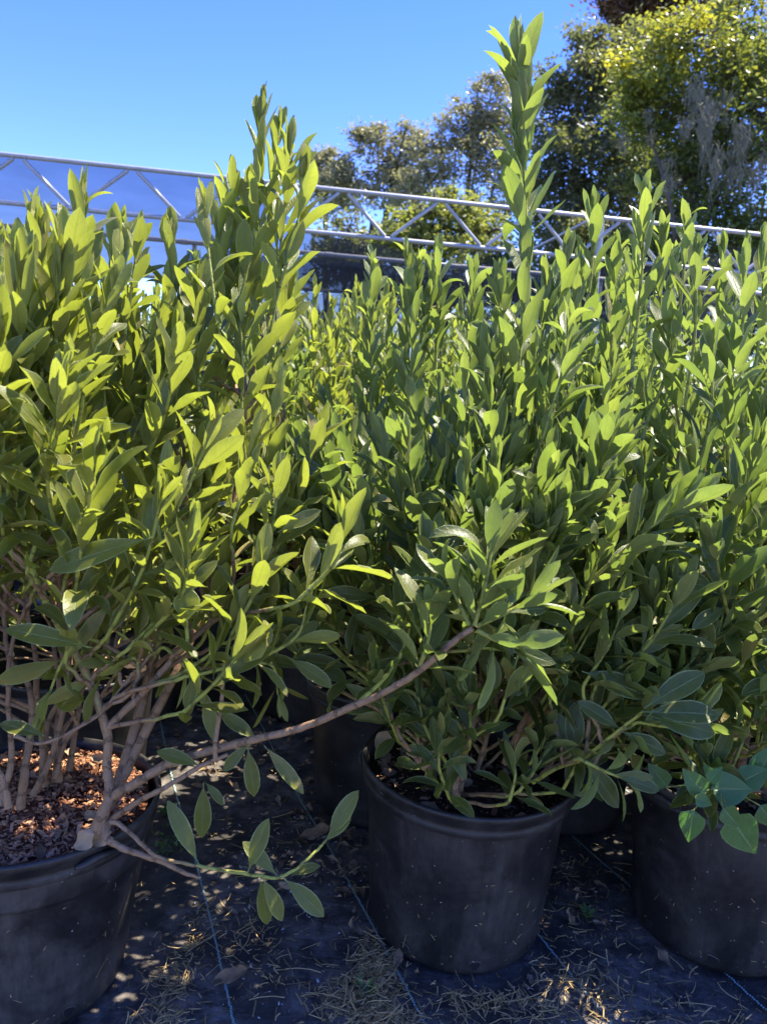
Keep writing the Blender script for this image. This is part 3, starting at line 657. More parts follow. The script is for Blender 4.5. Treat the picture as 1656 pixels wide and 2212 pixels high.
SB = [
 (1.47,.118,26,.8,-.05,(1122,135),(1128,250),(1128,320)), (1.47,.12,17,.5,.12,(1126,320),(1134,420),(1134,520)), (1.47,.12,16,.55,.2,(1134,520),(1132,620),(1122,760),(1105,930),(1085,1130)),
 (1.55,.10,12,.8,.1,(1245,640),(1225,740),(1200,850)), (1.6,.105,13,.8,.05,(1390,430),(1384,600),(1370,740)), (1.6,.10,12,.75,.1,(1482,480),(1470,640),(1440,800),(1400,900)),
 (1.7,.1,12,.4,.1,(1280,450),(1275,600),(1250,740)), (1.5,.095,10,.9,.1,(1322,800),(1310,870),(1290,950)), (1.4,.105,9,.45,.15,(1225,720),(1215,800),(1185,900)), (1.42,.10,11,.4,.2,(1180,970),(1170,1060),(1130,1180)),
 (1.4,.10,12,.35,.4,(1065,1160),(1062,1220),(1040,1320)), (1.45,.1,11,.35,.35,(1080,1040),(1080,1110),(1060,1200)), (1.38,.1,12,.4,.3,(1440,1090),(1420,1180),(1370,1280)), (1.5,.1,12,.85,.2,(1360,960),(1330,1040),(1270,1110),(1200,1180)),
 (1.45,.09,10,.6,.2,(885,1190),(880,1240),(870,1330)), (1.5,.1,11,.45,.3,(930,1090),(940,1160),(950,1260)), (1.55,.1,12,.4,.3,(800,1040),(810,1120),(850,1260)), (1.6,.1,12,.6,.15,(815,960),(812,1050),(830,1180)),
 (1.35,.105,9,.05,.8,(1280,1350),(1240,1420),(1190,1480)), (1.32,.105,9,.0,.85,(1160,1420),(1120,1410),(1060,1400)), (1.32,.11,7,.05,1.0,(1440,1500),(1400,1530),(1340,1575)), (1.3,.1,6,.05,1.0,(1500,1570),(1440,1570),(1380,1560)),
 (1.27,.085,8,.1,1.0,(1345,1680),(1310,1668),(1262,1645)), (1.33,.08,9,.05,.9,(1110,1650),(1112,1680),(1100,1730)), (1.33,.08,7,.05,.8,(1170,1640),(1150,1670),(1120,1710)), (1.36,.1,9,.1,.7,(960,1480),(970,1530),(1000,1580)),
 (1.4,.1,10,.15,.6,(1080,1430),(1060,1480),(1030,1540)), (1.38,.1,10,.15,.7,(1200,1560),(1180,1590),(1150,1640)), (1.4,.1,11,.3,.5,(1310,1240),(1290,1320),(1240,1400)), (1.45,.1,11,.3,.5,(1230,1200),(1210,1280),(1170,1380)),
 (1.4,.1,9,.2,.7,(870,1440),(880,1490),(900,1560)), (1.5,.1,13,.5,.1,(1080,620),(1085,740),(1090,880)), (1.6,.1,13,.5,.1,(1180,620),(1170,740),(1160,860)), (1.5,.11,12,.5,.15,(1050,780),(1060,880),(1070,1000)),
 (1.55,.1,12,.5,.1,(980,880),(985,960),(1000,1080)), (1.5,.105,11,.4,.2,(1300,1000),(1280,1080),(1240,1180)), (1.45,.11,10,.35,.2,(1260,930),(1235,1030),(1200,1140)), (1.42,.1,10,.2,.6,(1130,1300),(1110,1360),(1080,1430)),
]
SB += [(1.62,.1,14,.6,.05,(1220,560),(1210,660),(1200,800)), (1.75,.1,15,.6,.0,(1330,560),(1325,680),(1310,820)), (1.7,.1,15,.7,.0,(1430,520),(1425,640),(1410,780)), (1.9,.1,16,.6,0,(945,560),(945,660),(940,800)),
       (1.9,.1,16,.7,0,(880,570),(882,680),(880,820)), (2.0,.1,16,.8,0,(805,580),(803,680),(800,840)), (1.8,.1,14,.6,.05,(1020,600),(1020,700),(1010,840)), (1.5,.1,12,.5,.2,(1150,780),(1150,880),(1130,1000)), (1.4,.1,12,.4,.3,(960,1000),(960,1080),(980,1200)),
       (1.35,.1,11,.3,.4,(1010,1260),(1010,1330),(1010,1430)), (1.36,.1,11,.3,.4,(1180,1200),(1170,1280),(1140,1380)), (1.3,.1,11,.3,.5,(1340,1330),(1310,1400),(1260,1480)), (1.3,.1,11,.25,.5,(1130,1380),(1110,1440),(1080,1540))]
for k_, (z, L, n, y, op, *pts) in enumerate(SB): Bq.shoot(D(z, *pts), L, n, y-.05, op, att=k_ > 1, r0=.0042 if pts[0][1] < 600 else .0032)
Bq.fill(96, .44, .60, 1.20, .10, .26, lower=.5)
for bs, tp, z, yg in (((1030,1400),(1000,1465),1.3,.15), ((1060,1395),(1195,1395),1.3,.1), ((1060,1400),(1070,1490),1.3,.2), ((1255,1450),(1400,1500),1.28,.1), ((1390,1530),(1520,1450),1.25,.1), ((1388,1538),(1555,1540),1.25,.1), ((1340,1575),(1250,1515),1.28,.1),
                      ((1390,1545),(1548,1580),1.25,.1), ((1260,1640),(1340,1745),1.28,.1), ((1335,1680),(1425,1705),1.26,.15), ((1340,1580),(1440,1625),1.27,.15), ((1240,1640),(1240,1520),1.36,.1), ((1245,1645),(1200,1540),1.36,.1)):
    one_leaf(Bq, bs, tp, z, None, .36, None, yg)
Bq.fill(26, .30, .52, .88, .09, .15, lower=1.0)
Bq.done()

# ---- right shrub
Cq = Shrub(P2, LEAF_GRN, "dense blue green shrub filling the right edge of the photo above the weedy pot", .32)
for k in range(9):
    t = rng.uniform(0, 6.28); b0 = Cq.c+np.array([math.cos(t), math.sin(t), 0])*rng.uniform(.02, .1); o = np.array([math.cos(t), math.sin(t), 0])
    Cq.stem([b0-UPZ*.02, b0+UPZ*.2+o*.03, b0+UPZ*.40+o*.10, b0+UPZ*.58+o*.15], [.009, .007, .006, .004])
SC = [
 (1.7,.1,14,.6,.05,(1560,560),(1555,680),(1540,820)), (1.6,.1,14,.6,.05,(1650,540),(1645,660),(1630,800)), (1.35,.1,12,.35,.3,(1560,1330),(1540,1400),(1500,1480)), (1.35,.1,12,.35,.3,(1640,1280),(1630,1350),(1600,1440)),
 (1.5,.105,12,.55,.1,(1612,560),(1600,720),(1570,860)), (1.55,.105,12,.5,.1,(1505,560),(1500,720),(1480,860)), (1.45,.1,10,.55,.15,(1610,1000),(1605,1080),(1590,1180)), (1.4,.105,12,.4,.2,(1535,760),(1535,900),(1500,1040)),
 (1.42,.105,12,.45,.3,(1618,1180),(1590,1250),(1540,1340)), (1.45,.105,11,.35,.25,(1480,1060),(1470,1150),(1430,1250)), (1.5,.105,11,.3,.35,(1540,1200),(1520,1290),(1470,1380)), (1.38,.105,10,.15,.7,(1640,1400),(1600,1430),(1540,1470)),
 (1.35,.105,10,.1,.8,(1500,1420),(1470,1450),(1420,1480)), (1.45,.105,11,.35,.2,(1570,760),(1600,880),(1610,1000)), (1.4,.1,10,.1,.8,(1480,1600),(1500,1640),(1540,1690)), (1.38,.1,9,.1,.9,(1620,1560),(1600,1610),(1570,1680)),
 (1.5,.105,11,.4,.3,(1400,1180),(1400,1260),(1440,1350)), (1.6,.105,13,.45,.1,(1440,700),(1450,820),(1470,940)),
]
for (z, L, n, y, op, *pts) in SC: Cq.shoot(D(z, *pts), L, n, y-.08, op)
for bs, tp, z in (((1590,1530),(1625,1495),1.3), ((1640,1500),(1660,1455),1.3), ((1615,1585),(1580,1565),1.3), ((1635,1525),(1670,1535),1.3), ((1580,1580),(1625,1590),1.3)): one_leaf(Cq, bs, tp, z, None, .6, (.5, .2, .9), 1.0)
Cq.fill(100, .46, .54, 1.27, .105, .2, lower=.55)
Cq.fill(34, .38, .47, .88, .095, .12, lower=1.0)
Cq.done()

# heart shaped weed in the right pot
W_ = Shrub(P2, LEAF_DEEP, "dark green weed with heart shaped leaves drooping over the right pot", .32, name="heart_leaf_weed")
W_.root['category'] = "weed"
LS_HEART = LeafSet(9, 9, .0, .42, 1.05)
wp = D3((1600,1690,1.40),(1560,1700,1.34),(1530,1690,1.28),(1512,1700,1.24))
W_.stem(wp, [.003, .0025, .002], .9, .9)
def heart(b_, t_, z, wd=.82, z2=None, facing=None):
    P_ = D3((1560,1700,1.34), ((b_[0]+1550)/2, (b_[1]+1690)/2, (z+1.30)/2), (*b_, z)); tube(W_.tw, catmull(P_, 4), [.0013, .0011], 5, [(0, 1, 0), (0, 1, 0)])
    q = at(*b_, z); e = at(*t_, z2 or z); L = np.linalg.norm(e-q)
    f_ = unit(CP-q)+UPZ*.1 if facing is None else facing
    LS_HEART.put(W_.fol, q, e-q, f_, L, L*wd, bend=-.2, fold=.12, wav=.02, tint=(rng.uniform(.4, .9), .5, .5))
for b_, t_, z, w_ in (((1497,1750),(1485,1822),1.22,.75), ((1575,1762),(1636,1850),1.21,.78), ((1560,1745),(1600,1790),1.2,.75), ((1520,1715),(1475,1662),1.24,.7), ((1535,1705),(1628,1705),1.26,.8), ((1500,1722),(1540,1740),1.22,.7),
                      ((1600,1690),(1660,1660),1.3,.85), ((1640,1680),(1665,1610),1.32,.8), ((1530,1690),(1560,1655),1.23,.6), ((1545,1690),(1520,1650),1.25,.6), ((1440,1700),(1400,1650),1.3,.7), ((1640,1740),(1680,1790),1.28,.8)):
    heart(b_, t_, z, w_)
W_.done()

# ---- shrubs behind, each in a pot of its own: four builds, then copies
def back_variant(k, mat, ztop, label, group):
    s = Shrub((0, 0), mat, label, .32, ls=LS_LO, group=group)
    for i in range(7):
        t = rng.uniform(0, 6.28); o = np.array([math.cos(t), math.sin(t), 0]); b0 = s.c+o*rng.uniform(.01, .08)
        P = catmull([b0-UPZ*.02, b0+UPZ*.25+o*.05, b0+UPZ*.55+o*.12, b0+UPZ*.8+o*.15], 4)
        a = Acc(); tube(a, P, [.009, .006, .004], 6, [(0, 0, 0), (0, .3, 0)]); a.build("stem", BARK, s.root); s.stems.append(P)
    s.fill(78, .40, .60, ztop-.07, .105, .42, n=(11, 18), lower=.38)
    for i in range(6):                 # leaders that stand above the rest
        t = rng.uniform(0, 6.28); q = rng.uniform(0, .25); x, y = q*math.cos(t), q*math.sin(t); zt = ztop+rng.uniform(.02, .2)
        s.shoot([np.array([x, y, zt]), np.array([x*.9, y*.9, zt-.2]), np.array([x*.7, y*.7, zt-.42])], .095, 20, .6, 0)
    return s.done()
BL = "leafy green shrub among the crowded potted rows behind the front three"
BG = "potted shrubs in rows behind the front three"
variants = [back_variant(0, LEAF_GRN, 1.34, BL, BG), back_variant(1, LEAF_YEL, 1.30, BL, BG), back_variant(2, LEAF_GRN, 1.42, BL, BG), back_variant(3, LEAF_YEL, 1.38, BL, BG)]
PL = "plain black nursery pot in the shade under the shrubs behind the front row"
PG = "black pots under the back rows of shrubs"
pot_proto = make_pot(0, 0, PL, hi=False, group=PG, seed=6, litter=14)
spots = []
spots += [(.03, 2.0), (.52, 2.02), (1.02, 2.02), (1.55, 2.0), (-.80, 1.98), (-1.35, 1.75), (-1.2, 1.25), (1.36, 1.50)]
for r_ in range(0, 8):
    y = 2.62+r_*.58
    for k in range(-5, 8):
        x = k*.54-.25+(r_ % 2)*.27-.12*r_+rng.uniform(-.06, .06)
        yy = y+x*.12+rng.uniform(-.06, .06)
        if abs(x-.02*yy) > .56*yy+.55: continue
        spots.append((x, yy))
used = [False]*4; pot_used = False; del_group = []
NBL = [("green shrub close behind the middle one, seen at its left side", "black pot half hidden behind the left side of the middle pot"),
       ("green shrub in the gap between the middle and right ones, a row behind", "black pot in deep shade behind the gap between the middle and right pots"),
       ("green shrub close behind the right one", "black pot hidden in shade behind the right pot"),
       ("green shrub cut by the right edge, a row behind the right pot", "black pot beyond the right edge, a row behind"),
       ("yellow green shrub close behind the left one", "black pot in shade behind the stems of the left shrub"),
       ("yellow green shrub cut by the left edge, a row behind", "black pot beyond the left edge, a row behind"),
       ("yellow green shrub left of the left pot, nearly all outside the frame", "black pot left of the left pot, nearly all outside the frame"),
       ("green shrub next right of the right pot, outside the frame", "black pot next right of the right pot, outside the frame"),
       ("green shrub farthest right in the front row, outside the frame", "black pot farthest right in the front row, outside the frame")]
for k, (x, y) in enumerate(spots):
    vi = (int(rng.choice([0, 2])) if x > .25 else int(rng.integers(0, 4)) if x > -.9 else int(rng.choice([1, 3])))
    if k < 4: vi = (0, 2, 0, 2)[k]
    o = variants[vi] if not used[vi] else copy_tree(variants[vi]); used[vi] = True
    o['label'] = BL; o['group'] = BG
    o.location = (x, y, .32); o.rotation_euler.z = rng.uniform(0, 6.28)
    if k < 8:
        o['label'] = NBL[k][0]; del_group.append(o)
    sc = rng.uniform(.94, 1.04)*(.80 if k == 7 else .91 if y < 2.4 else (.98 if y < 3 else 1.05))
    o.scale = (sc, sc, sc)
    p = pot_proto if not pot_used else copy_tree(pot_proto); pot_used = True
    p['label'] = PL; p['group'] = PG
    if k < 8: p['label'] = NBL[k][1]; del_group.append(p)
    p.location = (x, y, .004); p.rotation_euler.z = rng.uniform(0, 6.28)
for o in del_group: del o['group']
for i, u_ in enumerate(used):
    if not u_: 
        for ch in list(variants[i].children): bpy.data.objects.remove(ch)
        bpy.data.objects.remove(variants[i])

# ------------------------------------------------------------------ litter on the fabric
def clear_of_pots(x, y, m=.0):
    for (px, py) in [(P0[0], P0[1]), (P1[0], P1[1]), (P2[0], P2[1])]+spots[:8]:
        if (x-px)**2+(y-py)**2 < (.178+m)**2: return False
    return True
a = Acc()
def straw(x, y, s=1.0):
    t = rng.uniform(0, 6.28); L = min(.07, .007+rng.exponential(.014))*s; c = rng.normal(0, .35); n = 4; P = []
    for q in np.linspace(-.5, .5, n): P.append((x+L*q*math.cos(t)-c*L*q*q*math.sin(t), y+L*q*math.sin(t)+c*L*q*q*math.cos(t)))
    z0 = gz(x, y)+.003+rng.exponential(.005); w = rng.uniform(.0003, .0012); nx, ny = -math.sin(t)*w, math.cos(t)*w
    tl = rng.normal(0, .12)
    V = []
    for q, p in enumerate(P): V += [(p[0]-nx, p[1]-ny, z0+abs(tl)*L*q/n), (p[0]+nx, p[1]+ny, z0+abs(tl)*L*q/n+.0006)]
    a.add(V, [(2*q, 2*q+1, 2*q+3, 2*q+2) for q in range(n-1)], None, np.tile([rng.uniform(), 0, 0], (len(V), 1)))
# drifts of clippings gathered round the pots, plus thin scatter
for (cx, cy, rx, ry, n) in ((.03, 1.33, .025, .06, 420), (.00, 1.26, .04, .04, 320), (.06, 1.21, .04, .02, 120), (.25, 1.27, .08, .02, 160), (.42, 1.33, .05, .04, 130), (.55, 1.25, .10, .05, 170), (.62, 1.16, .08, .04, 110), (-.34, 1.30, .02, .10, 160), (-.33, 1.16, .03, .05, 130), (-.24, 1.42, .05, .05, 70), (-.15, 1.3, .06, .04, 50),
                            (.80, 1.24, .10, .03, 110), (.45, 1.60, .10, .15, 300), (-.12, 1.75, .15, .2, 260), (0, 1.15, .3, .12, 60), (.1, 1.12, .1, .06, 120)):
    for _ in range(int(n*1.7)):
        x, y = rng.normal(cx, rx), rng.normal(cy, ry)
        if clear_of_pots(x, y): straw(x, y)
for _ in range(420):
    x, y = rng.uniform(-.8, 1.1), rng.uniform(.95, 2.5)
    for _ in range(int(rng.integers(1, 5))):
        x2, y2 = rng.normal(x, .02), rng.normal(y, .02)
        if clear_of_pots(x2, y2): straw(x2, y2, .7)
o = a.build("grass_clippings", STRAW); tag(o, "dry straw coloured grass clippings strewn over the black fabric", "litter", None, "stuff")
a = Acc()
for (cx, cy, rx, ry, n) in ((-.10, 1.90, .14, .25, 110), (.45, 1.65, .12, .15, 22), (-.35, 2.25, .3, .15, 100), (-0.02, 1.6, .07, .12, 24)):
    for _ in range(n):
        x, y = rng.normal(cx, rx), rng.normal(cy, ry)
        if clear_of_pots(x, y): deadleaf(a, np.array([x, y, gz(x, y)+.006]), rng.uniform(.012, .05))
o = a.build("fallen_leaves", DRYLEAF); tag(o, "brown leaf litter heaped on the fabric between the pots", "litter", None, "stuff")
a = Acc()
for (cx, cy, rx, ry, n) in ((-.16, 1.72, .14, .2, 260), (.5, 1.5, .08, .1, 35), (.3, 1.3, .5, .2, 90), (-.25, 1.35, .1, .2, 50)):
    for _ in range(n):
        x, y = rng.normal(cx, rx), rng.normal(cy, ry)
        if clear_of_pots(x, y): chip(a, np.array([x, y, gz(x, y)+.003]), min(.008, .0015+rng.exponential(.0025)))
o = a.build("perlite_grains", PERLITE); tag(o, "small white perlite grains spilled on the black fabric", "litter", None, "stuff")
# single fallen leaves one can point at
for (px, py, L, lab, ang) in ((640, 1820, .085, "brown fallen leaf lying on the fabric under the bent twig", .3), (520, 1715, .06, "pale tan fallen leaf between the left pot and the dark back pot", 2.6),
                              (455, 2130, .07, "crumpled dark brown leaf beside the teal stitched line at the bottom", .2), (1455, 2110, .06, "dark dead leaf lying in front of the right pot", 2.0),
                              (852, 2112, .05, "curled brown leaf in the clippings at the foot of the middle pot", 1.4), (800, 1945, .045, "tan leaf scrap against the left foot of the middle pot", .9)):
    p = on_plane(px, py); a = Acc()
    LS_DEAD.put(a, p+np.array([0, 0, .012]), (math.cos(ang), math.sin(ang), .05), (0, -.2, 1), L, L*.42, bend=.5, fold=.35, wav=.2, twist=.5, tint=(.6 if 'tan' in lab else .35, 0, 0))
    o = a.build("fallen_leaf", DRYLEAF, origin=p); tag(o, lab, "dead leaf")
for (px, py, lab, w_) in ((175, 1838, "pale curled dead leaf on the mulch at the front lip of the left pot", .7), (212, 1832, "whitish dead leaf scrap beside the curled one at the front lip of the left pot", .6)):
    p = on_plane(px, py, .352); a = Acc(); LS_DEAD.put(a, p+np.array([-.015, 0, .004]), (1, .2, .5), (-.2, -.9, .6), .045, .045*w_, bend=.5, fold=.3, wav=.2, tint=(1.0, 0, 0))
    o = a.build("fallen_leaf", DRYLEAF, origin=p); tag(o, lab, "dead leaf")
p = on_plane(815, 1632, .33); a = Acc(); LS_DEAD.put(a, p, (.3, .2, .9), (.1, -1, .3), .06, .04, bend=.4, fold=.3, wav=.15, tint=(.9, 0, 0))
o = a.build("fallen_leaf", DRYLEAF, origin=p); tag(o, "pale leaf standing against the inner wall of the middle pot", "dead leaf")
# little weed seedlings between the pots
for (px, py, lab) in ((365, 1760, "bright green seedling beside the right rim of the left pot"), (370, 1830, "low patch of tiny weed leaves on the fabric by the left pot"), (1265, 1985, "small pale weed sprig right of the middle pot"), (790, 2150, "small green weed scrap at the bottom near the clippings")):
    p = on_plane(px, py); a = Acc()
    for _ in range(46 if 'patch' in lab or 'seedling' in lab else 16):
        k_ = 1.0 if 'patch' in lab else .06; q = p+np.array([rng.normal(0, .022)*k_, rng.normal(0, .03)*k_, .004+abs(rng.normal(0, .014))*k_]); t = rng.uniform(0, 6.28)
        LS_LO.put(a, q, (math.cos(t), math.sin(t), rng.uniform(.1, 1.4)), UPZ+rng.normal(0, .3, 3), .013 if 'patch' in lab else rng.uniform(.015, .035), .009, tint=(rng.uniform(), .7, .5))
    o = a.build("weed_seedling", LEAF_DEEP, origin=p); tag(o, lab, "weed", None, "stuff" if "patch" in lab else None)

# ------------------------------------------------------------------ shade house frame
def pipe(name, p, q, r, parent, mat=GALV, sides=10):
    a = Acc(); tube(a, np.linspace(p, q, 6), [r, r], sides); return a.build(name, mat, parent)
t0, t1 = np.array([-3.35, 6.74, 3.0]), np.array([3.73, 8.12, 3.0]); td = unit(t1-t0)
def truss(origin, label, posts=True, length=9.0, s0=-3.5, r=.020):
    root = empty("roof_truss", origin, label, "truss")
    P = lambda s, z: origin+td*s+UPZ*(z)
    pipe("top_chord", P(s0, 0), P(length, 0), r, root); pipe("bottom_chord", P(s0, -.385), P(length, -.385), r, root)
    # diagonals
    sp = .915; s = .155-sp*4; k = 0
    while s+sp < length:
        pipe("diagonal_brace", P(s+.03, -.025), P(s+.39, -.365), .0165, root); pipe("diagonal_brace", P(s+.45, -.365), P(s+sp-.05, -.025), .0165, root); s += sp
    return root, P
def beam(origin, label, length, s0=-3.5, r=.030):
    root = empty('roof_beam', origin, label, 'beam'); P = lambda s, z: origin+td*s+UPZ*z
    pipe('beam_pipe', P(s0, 0), P(length, 0), r, root)
    for s in np.arange(s0+.7, length, 1.83): pipe('coupling', P(s-.05, 0), P(s+.05, 0), r*1.18, root)
    return root, P
r1, Pf = truss(t0, "nearest grey steel truss with zigzag braces spanning across behind the shrubs", length=8.2)
pn = unit(np.array([-td[1], td[0], 0]))
t2 = np.array([-2.52-1.0, 9.83, 3.0]); r2, Pf2 = beam(t2, "second grey steel beam further back, seen below the nearest truss", 9.5)
t3 = t2+pn*3.2; r3, Pf3 = beam(t3, "farthest steel beam of the shade house just above the shrub tops", 10.5)
def post(p, label, h=3.0, r=.03):
    root = empty("steel_post", (p[0], p[1], 0), label, "post")
    a = Acc(); tube(a, np.array([[p[0], p[1], z] for z in np.linspace(0, h, 5)]), [r, r], 10); a.build("shaft", GALV, root)
    a = Acc(); tube(a, np.array([[p[0], p[1], z] for z in (.0, .02, .06)]), [r*1.5, r*1.5, r*1.2], 10); a.build("foot_sleeve", GALV, root)
pc = Pf(5.42, 0); post(pc+np.array([0, .06, 0]), "square topped post carrying the nearest truss on the right", 3.02, .03)
post(Pf2(.98, 0)+np.array([0, .06, 0]), "post under the second beam at the left, beside the gathered cloth")
post(Pf2(6.5, 0)+np.array([0, .06, 0]), "post under the second beam at the right")
for s_, lab in ((-.5, "post under the farthest beam at the left"), (3.0, "post under the farthest beam in the centre"), (7.0, "post under the farthest beam at the right")): post(Pf3(s_, 0)+np.array([0, .06, 0]), lab)
# purlin rails that join the trusses
for s_, lab in ((1.95, "long roof rail running back from the nearest truss at the left"), (5.42, "long roof rail running back from the post top at the right")):
    root = empty("roof_rail", Pf(s_, .04), lab, "rail"); pipe("rail_pipe", Pf(s_, .045), Pf(s_, .045)+pn*6.3, .014, root)
    pipe("end_clamp", Pf(s_, .045)-pn*.03, Pf(s_, .045)+pn*.03, .02, root)
def sheet(name, fn, nu, nv, mat, label, cat="shade cloth"):
    U_, V_ = np.meshgrid(np.linspace(0, 1, nu), np.linspace(0, 1, nv)); P = np.array([fn(u_, v_) for u_, v_ in zip(U_.ravel(), V_.ravel())])
    i, j = np.meshgrid(np.arange(nv-1), np.arange(nu-1), indexing='ij')
    a = Acc(); a.add(P, np.stack([i*nu+j, i*nu+j+1, (i+1)*nu+j+1, (i+1)*nu+j], -1)); o = a.build(name, mat, origin=P[0]); tag(o, label, cat); return o
def fn_left(u_, v_):   # roof cloth tight to the top chord, sagging between trusses
    s = -3.4+u_*5.5; d = .03+v_*6.2
    z = .03-.10*math.sin(math.pi*((d/3.1) % 1.0))-.03*abs(math.sin(s*2.1+v_*3)); return Pf(s, z)+pn*d
sheet("roof_cloth", fn_left, 60, 40, CLOTH, "blue looking shade cloth stretched over the left trusses with the sky behind it")
def fn_right(u_, v_):  # its front edge has pulled back from the truss and sags
    s = 2.10+u_*6.0; back = .35+.9*math.sin(math.pi*min(1, u_*1.25))**.7 if u_ < .8 else .35
    d = back+(6.3-back)*v_
    z = -.06-.20*math.sin(math.pi*min(1, u_*1.15))*(1-v_)-.03*math.sin(s*5)-.05*math.sin(math.pi*((d/3.1) % 1.0)); return Pf(s, z)+pn*d
sheet("roof_cloth", fn_right, 60, 30, CLOTH, "dark shade cloth with a sagging front edge behind the middle of the nearest truss")
def fn_side(u_, v_):
    s = 1.2+u_*8.5; return Pf3(s, -.12-v_*1.45-.08*math.sin(s*1.6))+pn*(.12*math.sin(s*3+v_*2))
sheet("side_cloth", fn_side, 70, 14, CLOTH_DENSE, "dark grey cloth wall hanging below the farthest beam")
def fn_side2(u_, v_):
    s = 1.35+u_*8; return Pf2(s, -.05-v_*(.46+.05*math.sin(s*2))-.02*math.sin(s*4))+pn*(.05*math.sin(s*5+v_*2))+np.array([0, .05, 0])
sheet('side_cloth', fn_side2, 70, 6, CLOTH_DENSE, 'dark grey cloth band hanging from the second beam')
def fn_g(u_, v_):
    return Pf2(1.0+(u_-.5)*(.16+.2*v_*(1-v_)), -.1-v_*1.25)+pn*(.04*math.sin(u_*20))+np.array([0, -.06, 0])
sheet("gathered_cloth", fn_g, 24, 16, CLOTH_DENSE, "gathered bunch of dark cloth hanging by the post at the left")

# ------------------------------------------------------------------ trees
def blob(x, y, rx, ry, z, depth=None):   # pixel blob to centre and half sizes in metres
    k = z/FPX; return (at(x, y, z), (rx*k, (depth or rx)*k, ry*k))
def tree(name, label, mat, blobs, n, leaf, base, clump=.35, yel=None, seedn=30, trunk_r=.2, edge=1.0, group=None, tall=1.8):
    base = np.array([base[0], base[1], 0.0]); root = empty(name, base, label, "tree", group)
    bl = [(np.array(c), np.array(h), (b[2] if len(b) > 2 else 0)) for b in blobs for (c, h) in [b[:2]]]
    sat = []
    for (c, h, yl) in bl:
        for _ in range(5):
            d = unit(rng.normal(size=3)); k_ = rng.uniform(.25, .45); sat.append((c+d*h*rng.uniform(.85, 1.15), h*k_*np.array([1.2, 1, .9]), yl))
    nbl = len(bl); bl = bl+sat
    vol = np.array([h[0]*h[1]*h[2] for _, h, _ in bl])**.67; vol /= vol.sum()
    top = max(bl, key=lambda b: b[0][2]); cen = sum(b[0] for b in bl)/len(bl)
    mid = np.array([cen[0], cen[1], max(1.5, cen[2]*.6)])
    a = Acc(); tube(a, catmull([base-UPZ*.1, base*.6+mid*.4+np.array([.15, 0, 0]), mid, (mid+top[0])/2, top[0]], 6), [trunk_r, trunk_r*.8, trunk_r*.6, trunk_r*.35, .03], 10, knots=.08); a.build("trunk", TRUNK, root)
    lim = Acc(); fol = Acc()
    V = []; T = []
    for kb, ((c, h, yl), w) in enumerate(zip(bl, vol)):
        if kb < nbl and kb % 2 == 0: tube(lim, catmull([mid+rng.normal(0, .1, 3), mid*.5+c*.5+np.array([0, 0, -.25])+rng.normal(0, .2, 3), c], 5), [trunk_r*.30, trunk_r*.18, .02], 7)
        ncl = max(5, int(n*w/seedn))
        for _ in range(ncl):
            d = unit(rng.normal(size=3)); rad = rng.uniform(.25, 1)**.45
            rad *= 1+.30*noise.noise(Vector(tuple(d*2.3+c*.7)))*edge*2
            cc = c+d*h*rad
            if rng.uniform() < .22:
                tube(lim, catmull([c+d*h*rad*.25, c+d*h*rad*.6+rng.normal(0, .1, 3), cc], 3), [.035, .008], 4)
            m_ = int(seedn*rng.uniform(.5, 1.5)); cr = clump*rng.uniform(.5, 1.25)
            p = cc+rng.normal(0, 1, (m_, 3))*cr*np.array([.55, .55, .38])
            bright = rng.uniform()
            V.append(p); yv = np.clip(yl*(1.0 if d[2] > -.3 else .4)*rng.uniform(.3, 1.3), 0, 1)  # painted sunlight: yellow tint, weaker on the underside of a blob
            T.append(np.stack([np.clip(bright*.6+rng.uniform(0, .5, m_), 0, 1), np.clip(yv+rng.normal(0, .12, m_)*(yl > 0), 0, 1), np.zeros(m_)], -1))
    P = np.concatenate(V); T = np.concatenate(T); m_ = len(P)
    d = rng.normal(size=(m_, 3)); d[:, 2] *= .6; d /= np.linalg.norm(d, axis=1)[:, None]
    e = np.cross(d, rng.normal(size=(m_, 3))+np.array([0, 0, 1.2])); e /= np.linalg.norm(e, axis=1)[:, None]
    L = leaf*rng.uniform(.6, 1.3, m_)[:, None]
    Q = np.stack([P-d*L*.5, P+e*L*.22, P+d*L*.5, P-e*L*.22], 1)
    fol.add(Q.reshape(-1, 3), np.arange(4*m_).reshape(-1, 4), None, np.repeat(T, 4, 0))
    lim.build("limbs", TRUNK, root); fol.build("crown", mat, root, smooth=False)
    return root
def moss(root, x, y, z, w, h, n=60):
    """tufts of fine strands, longest in the middle of each tuft, kinked and tangled"""
    a = Acc(); k = z/FPX
    for _ in range(max(2, int(w/7))):
        c = at(x+rng.normal(0, w*.45), y+rng.normal(0, 18), z+rng.normal(0, .5)); hh = h*k*rng.uniform(.35, 1.0); ww = rng.uniform(.05, .13)
        for _ in range(26):
            u_ = rng.normal(0, 1); v_ = rng.normal(0, 1); L = hh*math.exp(-.35*(u_*u_+v_*v_))*rng.uniform(.6, 1.1)
            p = c+np.array([u_*ww, v_*ww, rng.normal(0, .05)]); m_ = 9; ph = rng.uniform(0, 6.28)
            pts = [p+np.array([rng.normal(0, .018)+.04*math.sin(q*.9+ph)-u_*ww*.5*q/m_, rng.normal(0, .018), -L*q/(m_-1)]) for q in range(m_)]
            t = rng.uniform(0, 3.14); s_ = np.array([math.cos(t), math.sin(t), 0]); V = []; wd = rng.uniform(.004, .012)
            for q, b_ in enumerate(pts): wq = wd*(1-.7*q/(m_-1))*rng.uniform(.3, 1.9); V += [b_-s_*wq, b_+s_*wq]
            a.add(V, [(2*q, 2*q+1, 2*q+3, 2*q+2) for q in range(m_-1)])
    a.build("hanging_moss", MOSS, root)
def gb(x, z): q = at(x, 900, z); return (q[0], q[1])
Zo = 15.0
